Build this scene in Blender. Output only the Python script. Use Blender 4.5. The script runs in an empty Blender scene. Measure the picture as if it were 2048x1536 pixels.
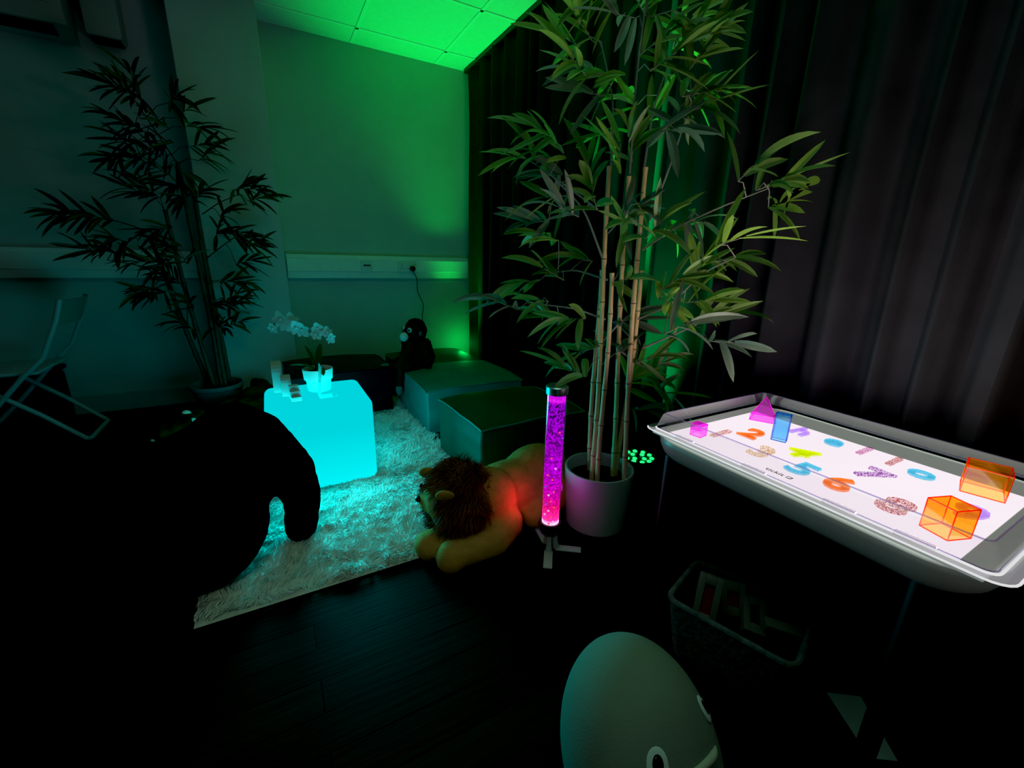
import bpy, bmesh, math, random
import numpy as np
from mathutils import Vector, Matrix, Euler, noise

random.seed(7)
rng = np.random.default_rng(11)
scn = bpy.context.scene
col = scn.collection
PI = math.pi

# ------------------------------------------------------------------ render look
scn.view_settings.view_transform = 'Standard'
scn.view_settings.look = 'None'
scn.view_settings.exposure = 0.0
scn.view_settings.use_curve_mapping = True
scn.view_settings.curve_mapping.black_level = (0.0030, 0.0030, 0.0030)
scn.view_settings.curve_mapping.update()
scn.cycles.transparent_max_bounces = 40
scn.cycles.max_bounces = 10
scn.cycles.diffuse_bounces = 4
scn.cycles.use_denoising = True
scn.cycles.sample_clamp_indirect = 3.0
scn.cycles.caustics_reflective = False
scn.cycles.caustics_refractive = False

# ------------------------------------------------------------------ materials
def mat(name):
    m = bpy.data.materials.new(name); m.use_nodes = True
    nt = m.node_tree; nt.nodes.clear()
    out = nt.nodes.new('ShaderNodeOutputMaterial')
    return m, nt, out

def N(nt, t, **kw):
    n = nt.nodes.new(t)
    for k, v in kw.items():
        if k in n.inputs: n.inputs[k].default_value = v
        else: setattr(n, k, v)
    return n

def c4(c): return (c[0], c[1], c[2], 1.0)

def plain(name, color, rough=0.6, metallic=0.0, var=0.12, scale=14.0, bump=0.0, bscale=60.0, spec=0.4, coord='Object', stretch=(1, 1, 1)):
    m, nt, out = mat(name)
    p = N(nt, 'ShaderNodeBsdfPrincipled'); p.inputs['Roughness'].default_value = rough
    p.inputs['Metallic'].default_value = metallic
    p.inputs['Specular IOR Level'].default_value = spec
    tc = N(nt, 'ShaderNodeTexCoord'); mp = N(nt, 'ShaderNodeMapping'); mp.inputs['Scale'].default_value = stretch
    nt.links.new(tc.outputs[coord], mp.inputs['Vector'])
    nz = N(nt, 'ShaderNodeTexNoise', Scale=scale, Detail=4.0)
    nt.links.new(mp.outputs['Vector'], nz.inputs['Vector'])
    rp = N(nt, 'ShaderNodeValToRGB')
    rp.color_ramp.elements[0].position = 0.3; rp.color_ramp.elements[1].position = 0.7
    rp.color_ramp.elements[0].color = c4([max(0, x * (1 - var)) for x in color])
    rp.color_ramp.elements[1].color = c4([x * (1 + var) for x in color])
    nt.links.new(nz.outputs['Fac'], rp.inputs['Fac'])
    nt.links.new(rp.outputs['Color'], p.inputs['Base Color'])
    if bump > 0:
        n2 = N(nt, 'ShaderNodeTexNoise', Scale=bscale, Detail=5.0)
        nt.links.new(mp.outputs['Vector'], n2.inputs['Vector'])
        b = N(nt, 'ShaderNodeBump', Strength=bump, Distance=0.01)
        nt.links.new(n2.outputs['Fac'], b.inputs['Height']); nt.links.new(b.outputs['Normal'], p.inputs['Normal'])
    nt.links.new(p.outputs['BSDF'], out.inputs['Surface'])
    return m

def emit(name, color, strength):
    m, nt, out = mat(name)
    e = N(nt, 'ShaderNodeEmission', Color=c4(color), Strength=strength)
    nt.links.new(e.outputs[0], out.inputs['Surface'])
    return m

def clear(name, tint=(0.97, 0.97, 0.98), gloss=0.10, edge=0.35, gcol=(1, 1, 1), rough=0.05, haze=0.0, hcol=(1, 1, 1), milk=False):
    """thin clear sheet: lets light straight through, reflects more at grazing angles"""
    m, nt, out = mat(name)
    t = N(nt, 'ShaderNodeBsdfTransparent', Color=c4(tint))
    g = N(nt, 'ShaderNodeBsdfGlossy', Color=c4(gcol), Roughness=rough)
    lw = N(nt, 'ShaderNodeLayerWeight', Blend=0.35)
    mr = N(nt, 'ShaderNodeMapRange'); mr.inputs['To Min'].default_value = gloss; mr.inputs['To Max'].default_value = edge
    nt.links.new(lw.outputs['Facing'], mr.inputs['Value'])
    mx = N(nt, 'ShaderNodeMixShader')
    nt.links.new(mr.outputs[0], mx.inputs[0]); nt.links.new(t.outputs[0], mx.inputs[1]); nt.links.new(g.outputs[0], mx.inputs[2])
    last = mx
    if haze > 0:
        d = N(nt, 'ShaderNodeBsdfDiffuse' if milk else 'ShaderNodeBsdfTranslucent', Color=c4(hcol))
        m2 = N(nt, 'ShaderNodeMixShader'); m2.inputs[0].default_value = haze
        nt.links.new(mx.outputs[0], m2.inputs[1]); nt.links.new(d.outputs[0], m2.inputs[2]); last = m2
    nt.links.new(last.outputs[0], out.inputs['Surface'])
    return m

def tinted(name, tcol, dcol, solid=0.03, gloss=0.015):
    """see-through coloured plastic"""
    m, nt, out = mat(name)
    t = N(nt, 'ShaderNodeBsdfTransparent', Color=c4(tcol))
    d = N(nt, 'ShaderNodeBsdfDiffuse', Color=c4(dcol)); tr = N(nt, 'ShaderNodeBsdfTranslucent', Color=c4(dcol))
    a = N(nt, 'ShaderNodeMixShader'); a.inputs[0].default_value = 0.6
    nt.links.new(d.outputs[0], a.inputs[1]); nt.links.new(tr.outputs[0], a.inputs[2])
    b = N(nt, 'ShaderNodeMixShader'); b.inputs[0].default_value = solid
    nt.links.new(t.outputs[0], b.inputs[1]); nt.links.new(a.outputs[0], b.inputs[2])
    g = N(nt, 'ShaderNodeBsdfGlossy', Color=(1, 1, 1, 1), Roughness=0.08)
    x = N(nt, 'ShaderNodeMixShader'); x.inputs[0].default_value = gloss
    nt.links.new(b.outputs[0], x.inputs[1]); nt.links.new(g.outputs[0], x.inputs[2])
    nt.links.new(x.outputs[0], out.inputs['Surface'])
    return m

def glitter(name, colr, base=(0.5, 0.46, 0.46), scale=300):
    m, nt, out = mat(name)
    tc = N(nt, 'ShaderNodeTexCoord'); v = N(nt, 'ShaderNodeTexNoise', Scale=scale, Detail=1.0)
    nt.links.new(tc.outputs['Object'], v.inputs['Vector'])
    rp = N(nt, 'ShaderNodeValToRGB'); rp.color_ramp.interpolation = 'CONSTANT'
    e = rp.color_ramp.elements
    e[0].position = 0; e[0].color = c4(colr); e[1].position = 0.46; e[1].color = c4(base)
    nt.links.new(v.outputs['Fac'], rp.inputs['Fac'])
    t = N(nt, 'ShaderNodeBsdfTransparent'); nt.links.new(rp.outputs['Color'], t.inputs['Color'])
    d = N(nt, 'ShaderNodeBsdfDiffuse', Color=c4(colr))
    x = N(nt, 'ShaderNodeMixShader'); x.inputs[0].default_value = 0.02
    nt.links.new(t.outputs[0], x.inputs[1]); nt.links.new(d.outputs[0], x.inputs[2])
    nt.links.new(x.outputs[0], out.inputs['Surface'])
    return m

def leafmat(name, a, b, trans=0.35):
    m, nt, out = mat(name)
    tc = N(nt, 'ShaderNodeTexCoord'); nz = N(nt, 'ShaderNodeTexNoise', Scale=9.0, Detail=2.0)
    nt.links.new(tc.outputs['Object'], nz.inputs['Vector'])
    rp = N(nt, 'ShaderNodeValToRGB'); rp.color_ramp.elements[0].position = 0.35; rp.color_ramp.elements[1].position = 0.65
    rp.color_ramp.elements[0].color = c4(a); rp.color_ramp.elements[1].color = c4(b)
    nt.links.new(nz.outputs['Fac'], rp.inputs['Fac'])
    p = N(nt, 'ShaderNodeBsdfPrincipled', Roughness=0.42)
    nt.links.new(rp.outputs['Color'], p.inputs['Base Color'])
    t = N(nt, 'ShaderNodeBsdfTranslucent'); nt.links.new(rp.outputs['Color'], t.inputs['Color'])
    x = N(nt, 'ShaderNodeMixShader'); x.inputs[0].default_value = trans
    nt.links.new(p.outputs[0], x.inputs[1]); nt.links.new(t.outputs[0], x.inputs[2])
    nt.links.new(x.outputs[0], out.inputs['Surface'])
    return m

M = {}
M['wall'] = plain('wall_paint', (0.50, 0.52, 0.51), 0.85, var=0.04, scale=5, bump=0.05, bscale=220)
M['ceil'] = plain('ceiling_tile', (0.72, 0.74, 0.72), 0.9, var=0.03, scale=30, bump=0.08, bscale=300)
M['grid'] = plain('ceiling_grid_paint', (0.80, 0.82, 0.80), 0.5, var=0.02)
M['trunk'] = plain('white_pvc', (0.80, 0.82, 0.80), 0.4, var=0.03)
M['socket'] = plain('socket_plastic', (0.68, 0.70, 0.69), 0.35, var=0.03)
M['skirt'] = plain('skirting_paint', (0.42, 0.40, 0.39), 0.5, var=0.04)
M['curtain'] = plain('black_velvet', (0.0205, 0.0200, 0.0235), 0.95, var=0.15, scale=8, bump=0.15, bscale=400, spec=0.1)
M['acwhite'] = plain('ac_plastic', (0.36, 0.36, 0.34), 0.5, var=0.04)
M['acdark'] = plain('ac_dark', (0.03, 0.03, 0.03), 0.6)
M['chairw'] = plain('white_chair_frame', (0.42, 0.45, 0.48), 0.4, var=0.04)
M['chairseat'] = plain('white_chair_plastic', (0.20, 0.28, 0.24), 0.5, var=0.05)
M['navy'] = plain('navy_fabric', (0.012, 0.02, 0.06), 0.8, var=0.2, bump=0.2, bscale=120)
M['bamboo'] = plain('bamboo_cane', (0.68, 0.46, 0.21), 0.42, var=0.22, scale=22, stretch=(6, 6, 1))
M['bamboo_node'] = plain('bamboo_node', (0.16, 0.09, 0.04), 0.6, var=0.2)
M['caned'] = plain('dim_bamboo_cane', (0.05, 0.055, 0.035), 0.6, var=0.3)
M['twig'] = plain('grey_twig', (0.22, 0.21, 0.17), 0.7, var=0.2)
M['leaf1'] = leafmat('bamboo_leaf', (0.13, 0.235, 0.045), (0.20, 0.31, 0.075))
M['leaf2'] = leafmat('bamboo_leaf_bright', (0.20, 0.34, 0.045), (0.30, 0.44, 0.08))
M['leaf3'] = leafmat('bamboo_leaf_grey', (0.13, 0.17, 0.12), (0.20, 0.24, 0.16))
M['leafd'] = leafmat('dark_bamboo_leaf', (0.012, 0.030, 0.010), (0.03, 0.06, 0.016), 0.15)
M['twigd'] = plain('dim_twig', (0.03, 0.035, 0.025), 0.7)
M['potwhite'] = plain('white_ceramic', (0.42, 0.41, 0.42), 0.4, var=0.05, scale=6)
M['potgrey'] = plain('grey_pot', (0.16, 0.18, 0.20), 0.5, var=0.08)
M['soil'] = plain('soil', (0.012, 0.010, 0.008), 0.95, var=0.5, scale=60, bump=0.8, bscale=120)
M['pouf_g'] = plain('green_vinyl', (0.010, 0.060, 0.036), 0.55, var=0.12, scale=5, bump=0.25, bscale=9, spec=0.2)
M['pouf_t'] = plain('teal_vinyl', (0.036, 0.20, 0.185), 0.55, var=0.12, scale=5, bump=0.25, bscale=9, spec=0.2)
M['pouf_d'] = plain('dark_green_vinyl', (0.010, 0.05, 0.028), 0.5, var=0.12, scale=5, bump=0.25, bscale=9)
M['pouf_n'] = plain('navy_vinyl', (0.002, 0.003, 0.007), 0.5, var=0.2, scale=5, bump=0.2, bscale=9, spec=0.2)
M['seam'] = plain('pouf_piping', (0.04, 0.20, 0.16), 0.5)
M['rug'] = plain('white_wool', (0.66, 0.64, 0.60), 0.95, var=0.06, scale=30, spec=0.05)
M['rugback'] = plain('rug_backing', (0.55, 0.53, 0.48), 0.95)
M['gorilla'] = plain('black_plush', (0.0035, 0.0035, 0.0038), 1.0, var=0.3, scale=40, bump=0.5, bscale=90, spec=0.0)
M['gorface'] = plain('black_face_vinyl', (0.008, 0.008, 0.009), 0.7, spec=0.1)
M['lion'] = plain('tan_plush', (0.42, 0.20, 0.055), 0.95, var=0.12, scale=30, bump=0.3, bscale=160, spec=0.05)
M['mane'] = plain('brown_mane', (0.17, 0.055, 0.028), 0.9, var=0.5, scale=16, spec=0.1)
M['monkey'] = plain('brown_red_plush', (0.05, 0.018, 0.012), 0.95, var=0.3, scale=60, bump=0.9, bscale=130, spec=0.05)
M['muzzle'] = plain('pale_plush', (0.62, 0.60, 0.55), 0.9, var=0.05, spec=0.05)
M['palefoot'] = plain('grey_plush_foot', (0.16, 0.13, 0.12), 0.9, var=0.1, spec=0.05)
M['black'] = plain('black_plastic', (0.006, 0.006, 0.006), 0.4, spec=0.3)
M['eyeblack'] = plain('eye_black', (0.002, 0.002, 0.002), 0.3, spec=0.3)
M['whale'] = plain('grey_blue_plush', (0.25, 0.27, 0.22), 0.95, var=0.07, scale=8, bump=0.15, bscale=260, spec=0.05)
M['whalebelly'] = plain('cream_plush', (0.62, 0.60, 0.46), 0.95, var=0.05, spec=0.05)
M['eyewhite'] = plain('eye_white_felt', (0.80, 0.84, 0.80), 0.9, var=0.03, spec=0.05)
M['camo'] = plain('mottled_green_plush', (0.026, 0.034, 0.012), 0.95, var=0.6, scale=12, bump=0.6, bscale=40, spec=0.05)
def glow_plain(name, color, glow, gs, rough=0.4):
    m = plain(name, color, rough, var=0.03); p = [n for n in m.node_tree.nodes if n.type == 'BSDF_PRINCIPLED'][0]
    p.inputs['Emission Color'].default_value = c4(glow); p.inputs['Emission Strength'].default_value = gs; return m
M['tub'] = glow_plain('table_plastic_painted_glow', (0.085, 0.085, 0.078), (0.80, 0.92, 0.82), 0.012)
def tub_glow(m):  # painted glow: tub emits more towards the top, bright highlight line at the rim
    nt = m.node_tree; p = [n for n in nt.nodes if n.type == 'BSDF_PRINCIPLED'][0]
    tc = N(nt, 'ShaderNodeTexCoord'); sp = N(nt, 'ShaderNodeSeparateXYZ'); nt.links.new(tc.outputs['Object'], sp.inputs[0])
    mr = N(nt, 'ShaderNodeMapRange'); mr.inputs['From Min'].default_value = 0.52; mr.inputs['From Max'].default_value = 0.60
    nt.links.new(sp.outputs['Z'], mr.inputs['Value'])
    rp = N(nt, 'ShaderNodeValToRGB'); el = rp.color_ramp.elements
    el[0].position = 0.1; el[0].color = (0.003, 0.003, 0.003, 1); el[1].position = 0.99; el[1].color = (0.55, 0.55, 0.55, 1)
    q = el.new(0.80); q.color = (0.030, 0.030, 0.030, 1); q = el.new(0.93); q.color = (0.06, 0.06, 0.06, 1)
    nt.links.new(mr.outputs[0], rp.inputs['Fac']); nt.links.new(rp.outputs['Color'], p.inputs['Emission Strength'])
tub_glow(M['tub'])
M['milky'] = glow_plain('milky_frame_painted_glow', (0.35, 0.35, 0.34), (0.95, 0.95, 0.90), 0.15)  # frame emits on its own, standing in for light leaking from the panel
M['leg'] = plain('black_table_leg', (0.008, 0.008, 0.009), 0.45)
M['ink'] = plain('grey_print', (0.05, 0.045, 0.06), 0.8)
M['chrome'] = plain('brushed_metal', (0.55, 0.56, 0.58), 0.3, metallic=0.9, var=0.08)
M['lampbase'] = plain('dark_lamp_base', (0.03, 0.02, 0.03), 0.35)
M['lampfoot'] = plain('pale_plastic_foot', (0.42, 0.40, 0.42), 0.5, var=0.03)
M['wicker'] = plain('grey_wicker', (0.14, 0.13, 0.12), 0.9, var=0.35, scale=50, bump=0.6, bscale=70)
M['blockwhite'] = plain('pale_wood_block', (0.26, 0.22, 0.18), 0.7, var=0.1)
M['blockred'] = plain('red_acrylic', (0.35, 0.012, 0.02), 0.35)
M['woodtray'] = plain('brown_wood_rim', (0.06, 0.035, 0.018), 0.6, var=0.3, scale=10, stretch=(1, 8, 1))
M['traypale'] = plain('tray_board_green_cast', (0.55, 0.75, 0.60), 0.6, var=0.05)  # green of the ceiling light is put into the board colour
M['petal'] = leafmat('white_petal', (0.66, 0.70, 0.70), (0.72, 0.76, 0.76), 0.5)
M['orchleaf'] = plain('orchid_leaf', (0.05, 0.12, 0.03), 0.45, var=0.2)
M['orchpot'] = plain('white_orchid_pot', (0.70, 0.74, 0.74), 0.4, var=0.03)
M['wblock'] = plain('white_painted_block', (0.46, 0.44, 0.43), 0.6, var=0.05)
M['cord'] = plain('black_cord', (0.006, 0.006, 0.006), 0.6)
M['bead_r'] = emit('red_bead', (1.0, 0.08, 0.10), 1.0)
M['bead_w'] = emit('pale_bead', (1.0, 0.45, 0.75), 1.0)
M['bead_b'] = emit('blue_bead', (0.20, 0.10, 0.9), 0.9)

# floor planks
def floor_mat():
    m, nt, out = mat('dark_plank_floor')
    tc = N(nt, 'ShaderNodeTexCoord')
    br = N(nt, 'ShaderNodeTexBrick'); br.offset = 0.37; br.inputs['Scale'].default_value = 1.0
    br.inputs['Brick Width'].default_value = 0.92; br.inputs['Row Height'].default_value = 0.10
    br.inputs['Mortar Size'].default_value = 0.0025; br.inputs['Mortar Smooth'].default_value = 0.2
    br.inputs['Color1'].default_value = (0.010, 0.0097, 0.009, 1); br.inputs['Color2'].default_value = (0.021, 0.020, 0.0185, 1)
    br.inputs['Mortar'].default_value = (0.0015, 0.0015, 0.0015, 1)
    nt.links.new(tc.outputs['Object'], br.inputs['Vector'])
    mp = N(nt, 'ShaderNodeMapping'); mp.inputs['Scale'].default_value = (2.5, 40, 1)
    nt.links.new(tc.outputs['Object'], mp.inputs['Vector'])
    nz = N(nt, 'ShaderNodeTexNoise', Scale=2.0, Detail=6.0); nt.links.new(mp.outputs[0], nz.inputs['Vector'])
    mx = N(nt, 'ShaderNodeMixRGB'); mx.blend_type = 'MULTIPLY'; mx.inputs[0].default_value = 0.75
    nt.links.new(br.outputs['Color'], mx.inputs[1]); nt.links.new(nz.outputs['Fac'], mx.inputs[2])
    p = N(nt, 'ShaderNodeBsdfPrincipled', Roughness=0.55); p.inputs['Specular IOR Level'].default_value = 0.04
    nt.links.new(mx.outputs[0], p.inputs['Base Color'])
    b = N(nt, 'ShaderNodeBump', Strength=0.25, Distance=0.004); nt.links.new(nz.outputs['Fac'], b.inputs['Height'])
    nt.links.new(b.outputs[0], p.inputs['Normal'])
    nt.links.new(p.outputs[0], out.inputs['Surface'])
    return m
M['floor'] = floor_mat()

def cube_mat():
    m, nt, out = mat('glowing_cyan_plastic')
    tc = N(nt, 'ShaderNodeTexCoord'); sp = N(nt, 'ShaderNodeSeparateXYZ'); nt.links.new(tc.outputs['Object'], sp.inputs[0])
    mr = N(nt, 'ShaderNodeMapRange'); mr.inputs['From Min'].default_value = 0.02; mr.inputs['From Max'].default_value = 0.30
    mr.inputs['To Min'].default_value = 1.0; mr.inputs['To Max'].default_value = 0.0
    nt.links.new(sp.outputs['Z'], mr.inputs['Value'])
    rp = N(nt, 'ShaderNodeValToRGB')
    rp.color_ramp.elements[0].color = (0.0, 0.66, 0.72, 1); rp.color_ramp.elements[1].color = (0.0, 0.90, 0.94, 1)
    nt.links.new(mr.outputs[0], rp.inputs['Fac'])
    e = N(nt, 'ShaderNodeEmission', Strength=1.0); nt.links.new(rp.outputs['Color'], e.inputs['Color'])
    nt.links.new(e.outputs[0], out.inputs['Surface'])
    return m
M['cube'] = cube_mat()

def panel_mat():
    m, nt, out = mat('lit_panel')
    tc = N(nt, 'ShaderNodeTexCoord'); nz = N(nt, 'ShaderNodeTexNoise', Scale=3.0); nt.links.new(tc.outputs['Object'], nz.inputs['Vector'])
    rp = N(nt, 'ShaderNodeValToRGB'); rp.color_ramp.elements[0].color = (0.92, 0.80, 0.90, 1); rp.color_ramp.elements[1].color = (0.98, 0.90, 0.94, 1)
    nt.links.new(nz.outputs['Fac'], rp.inputs['Fac'])
    e = N(nt, 'ShaderNodeEmission', Strength=1.0); nt.links.new(rp.outputs['Color'], e.inputs['Color'])
    nt.links.new(e.outputs[0], out.inputs['Surface'])
    return m, e
M['panel'], PANEL_E = panel_mat()

def bubble_mat():
    m, nt, out = mat('lit_bubbling_water')
    tc = N(nt, 'ShaderNodeTexCoord'); sp = N(nt, 'ShaderNodeSeparateXYZ'); nt.links.new(tc.outputs['Object'], sp.inputs[0])
    vo = N(nt, 'ShaderNodeTexNoise', Scale=120.0, Detail=2.0); nt.links.new(tc.outputs['Object'], vo.inputs['Vector'])
    v2 = N(nt, 'ShaderNodeTexVoronoi', Scale=85.0); nt.links.new(tc.outputs['Object'], v2.inputs['Vector'])
    h = N(nt, 'ShaderNodeMapRange'); h.inputs['From Min'].default_value = 0.10; h.inputs['From Max'].default_value = 0.64
    nt.links.new(sp.outputs['Z'], h.inputs['Value'])
    cr = N(nt, 'ShaderNodeValToRGB'); el = cr.color_ramp.elements
    el[0].position = 0.0; el[0].color = (3.5, 1.6, 2.6, 1); el[1].position = 1.0; el[1].color = (0.62, 0.0, 0.95, 1)
    for p_, c_ in ((0.045, (3.0, 1.2, 2.2, 1)), (0.075, (1.7, 0.05, 0.60, 1)), (0.17, (1.2, 0.01, 0.30, 1)), (0.30, (0.90, 0.005, 0.70, 1)), (0.45, (0.72, 0.0, 0.95, 1)), (0.93, (0.42, 0.0, 0.80, 1)), (0.955, (1.0, 0.02, 1.05, 1))):
        x = el.new(p_); x.color = c_
    nt.links.new(h.outputs[0], cr.inputs['Fac'])
    # dark gaps between the bubbles, stronger toward the top
    dk = N(nt, 'ShaderNodeValToRGB'); dk.color_ramp.elements[0].position = 0.44; dk.color_ramp.elements[1].position = 0.52
    dk.color_ramp.elements[0].color = (0.04, 0.06, 0.08, 1); dk.color_ramp.elements[1].color = (1, 1, 1, 1)
    nt.links.new(vo.outputs['Fac'], dk.inputs['Fac'])
    am = N(nt, 'ShaderNodeValToRGB'); ae = am.color_ramp.elements
    ae[0].position = 0.05; ae[0].color = (0, 0, 0, 1); ae[1].position = 0.93; ae[1].color = (1, 1, 1, 1)
    q = ae.new(0.30); q.color = (0.55, 0.55, 0.55, 1); q = ae.new(0.945); q.color = (0, 0, 0, 1)
    nt.links.new(h.outputs[0], am.inputs['Fac'])
    mx = N(nt, 'ShaderNodeMixRGB'); mx.blend_type = 'MULTIPLY'
    nt.links.new(am.outputs['Color'], mx.inputs[0]); nt.links.new(cr.outputs['Color'], mx.inputs[1]); nt.links.new(dk.outputs['Color'], mx.inputs[2])
    sr = N(nt, 'ShaderNodeMapRange'); sr.inputs['From Min'].default_value = 0.0; sr.inputs['From Max'].default_value = 0.6
    sr.inputs['To Min'].default_value = 1.25; sr.inputs['To Max'].default_value = 0.75
    nt.links.new(v2.outputs['Distance'], sr.inputs['Value'])
    e = N(nt, 'ShaderNodeEmission'); nt.links.new(mx.outputs[0], e.inputs['Color']); nt.links.new(sr.outputs[0], e.inputs['Strength'])
    nt.links.new(e.outputs[0], out.inputs['Surface'])
    return m
M['water'] = bubble_mat()
M['glass'] = clear('clear_tube', (0.97, 0.93, 0.99), 0.03, 0.16)
M['tray'] = clear('clear_tray_plastic', (0.95, 0.94, 0.96), 0.03, 0.40, rough=0.04, haze=0.004, hcol=(0.9, 0.88, 0.92))
M['trayedge'] = clear('clear_tray_edge', (0.66, 0.61, 0.80), 0.02, 0.12, rough=0.2, haze=0.02, hcol=(0.8, 0.76, 0.86))
M['tray_glow'] = glow_plain('edge_painted_glow', (0.4, 0.4, 0.4), (0.95, 0.93, 0.95), 0.75)  # emission painted on near tray edges in place of piped light
M['tray_far'] = clear('tray_far_painted_sheen', (0.90, 0.89, 0.92), 0.16, 0.55, rough=0.06, haze=0.09, hcol=(0.9, 0.86, 0.95), milk=True)  # same plastic as the near wall; pale haze paints in its reflections
def glow_clear(name, tint, glow, f):
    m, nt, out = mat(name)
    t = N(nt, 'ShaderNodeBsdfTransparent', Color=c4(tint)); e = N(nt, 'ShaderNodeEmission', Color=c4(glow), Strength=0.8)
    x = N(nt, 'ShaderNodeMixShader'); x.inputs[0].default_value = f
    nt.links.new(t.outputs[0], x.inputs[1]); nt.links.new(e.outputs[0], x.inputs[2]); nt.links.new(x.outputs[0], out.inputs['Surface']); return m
M['tray_lip'] = glow_clear('clear_lip_painted_glow', (0.9, 0.88, 0.92), (0.95, 0.92, 0.98), 0.28)  # near lip brightened by painted emission, not by the panel
M['acrylic'] = clear('clear_acrylic', (0.93, 0.98, 0.98), 0.06, 0.4)
M['acrylic_edge'] = clear('acrylic_edge', (0.4, 0.8, 0.8), 0.2, 0.5, haze=0.4, hcol=(0.6, 0.9, 0.9))
M['led'] = emit('green_led', (0.02, 1.0, 0.20), 1.4)
M['ledlens'] = emit('green_lens', (0.0, 0.35, 0.08), 0.5)

# ------------------------------------------------------------------ mesh helpers
class MB:
    def __init__(s): s.v = []; s.f = []
    def add(s, vs, fs):
        o = len(s.v); s.v += [tuple(v) for v in vs]; s.f += [tuple(i + o for i in f) for f in fs]; return s
    def box(s, c, d, rot=None, bevel=0.0, seg=2):
        bm = bmesh.new(); bmesh.ops.create_cube(bm, size=1.0)
        bmesh.ops.scale(bm, vec=d, verts=bm.verts)
        if bevel > 0: bmesh.ops.bevel(bm, geom=bm.edges[:], offset=bevel, segments=seg, affect='EDGES', profile=0.5)
        mtx = Matrix.Translation(c)
        if rot is not None: mtx = mtx @ Euler(rot).to_matrix().to_4x4()
        bmesh.ops.transform(bm, matrix=mtx, verts=bm.verts)
        bm.verts.index_update(); s.add([v.co[:] for v in bm.verts], [[v.index for v in f.verts] for f in bm.faces]); bm.free(); return s
    def tube(s, path, r, n=10, cap=True):
        pts = [Vector(p) for p in path]; rr = r if isinstance(r, (list, tuple)) else [r] * len(pts)
        vs = []; fs = []; up = None
        for i, p in enumerate(pts):
            t = (pts[min(i + 1, len(pts) - 1)] - pts[max(i - 1, 0)]).normalized()
            if up is None:
                up = Vector((0, 0, 1)) if abs(t.z) < 0.9 else Vector((1, 0, 0))
            a = t.cross(up).normalized(); b = t.cross(a).normalized(); up = -b if (-b).dot(up) > 0 else b
            for k in range(n):
                th = 2 * PI * k / n; vs.append(p + (a * math.cos(th) + b * math.sin(th)) * rr[i])
        for i in range(len(pts) - 1):
            for k in range(n):
                k2 = (k + 1) % n; fs.append((i * n + k, i * n + k2, (i + 1) * n + k2, (i + 1) * n + k))
        if cap: fs.append(tuple(range(n))[::-1]); fs.append(tuple((len(pts) - 1) * n + k for k in range(n)))
        return s.add(vs, fs)
    def lathe(s, prof, n=40, c=(0, 0, 0)):
        vs = []; fs = []
        for r, z in prof:
            for k in range(n):
                th = 2 * PI * k / n; vs.append((c[0] + r * math.cos(th), c[1] + r * math.sin(th), c[2] + z))
        for i in range(len(prof) - 1):
            for k in range(n):
                k2 = (k + 1) % n; fs.append((i * n + k, i * n + k2, (i + 1) * n + k2, (i + 1) * n + k))
        if prof[0][0] > 1e-6: fs.append(tuple(range(n))[::-1])
        if prof[-1][0] > 1e-6: fs.append(tuple((len(prof) - 1) * n + k for k in range(n)))
        return s.add(vs, fs)
    def ell(s, c, r, rot=None, n=24, m=14):
        R = Euler(rot).to_matrix() if rot is not None else Matrix.Identity(3); c = Vector(c); vs = []; fs = []
        for i in range(m + 1):
            ph = PI * i / m
            for k in range(n):
                th = 2 * PI * k / n
                vs.append(c + R @ Vector((r[0] * math.sin(ph) * math.cos(th), r[1] * math.sin(ph) * math.sin(th), r[2] * math.cos(ph))))
        for i in range(m):
            for k in range(n):
                k2 = (k + 1) % n; fs.append((i * n + k, (i + 1) * n + k, (i + 1) * n + k2, i * n + k2))
        return s.add(vs, fs)
    def prism(s, poly, z0, z1):
        n = len(poly); vs = [(x, y, z0) for x, y in poly] + [(x, y, z1) for x, y in poly]
        fs = [tuple(range(n))[::-1], tuple(range(n, 2 * n))] + [(i, (i + 1) % n, n + (i + 1) % n, n + i) for i in range(n)]
        return s.add(vs, fs)
    def build(s, name, m, parent=None, smooth=True, loc=None, rotz=0.0, weld=True):
        me = bpy.data.meshes.new(name); me.from_pydata(s.v, [], s.f)
        if weld:
            bm = bmesh.new(); bm.from_mesh(me); bmesh.ops.remove_doubles(bm, verts=bm.verts, dist=1e-6)
            bmesh.ops.recalc_face_normals(bm, faces=bm.faces); bm.to_mesh(me); bm.free()
        me.materials.append(m); me.update()
        if smooth:
            me.polygons.foreach_set('use_smooth', [True] * len(me.polygons))
            try: me.set_sharp_from_angle(angle=math.radians(40))
            except Exception: pass
        o = bpy.data.objects.new(name, me); col.objects.link(o)
        if parent is not None: o.parent = parent
        if loc is not None: o.location = loc
        o.rotation_euler = (0, 0, rotz)
        return o

def empty(name, label, cat, loc=(0, 0, 0), rotz=0.0, group=None):
    o = bpy.data.objects.new(name, None); col.objects.link(o); o.location = loc; o.rotation_euler = (0, 0, rotz)
    o.empty_display_size = 0.05
    o['label'] = label; o['category'] = cat
    if group: o['group'] = group
    return o

def tag(o, label, cat, group=None, kind=None):
    o['label'] = label; o['category'] = cat
    if group: o['group'] = group
    if kind: o['kind'] = kind
    return o

def struct(o):
    o['kind'] = 'structure'; return o

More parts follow.
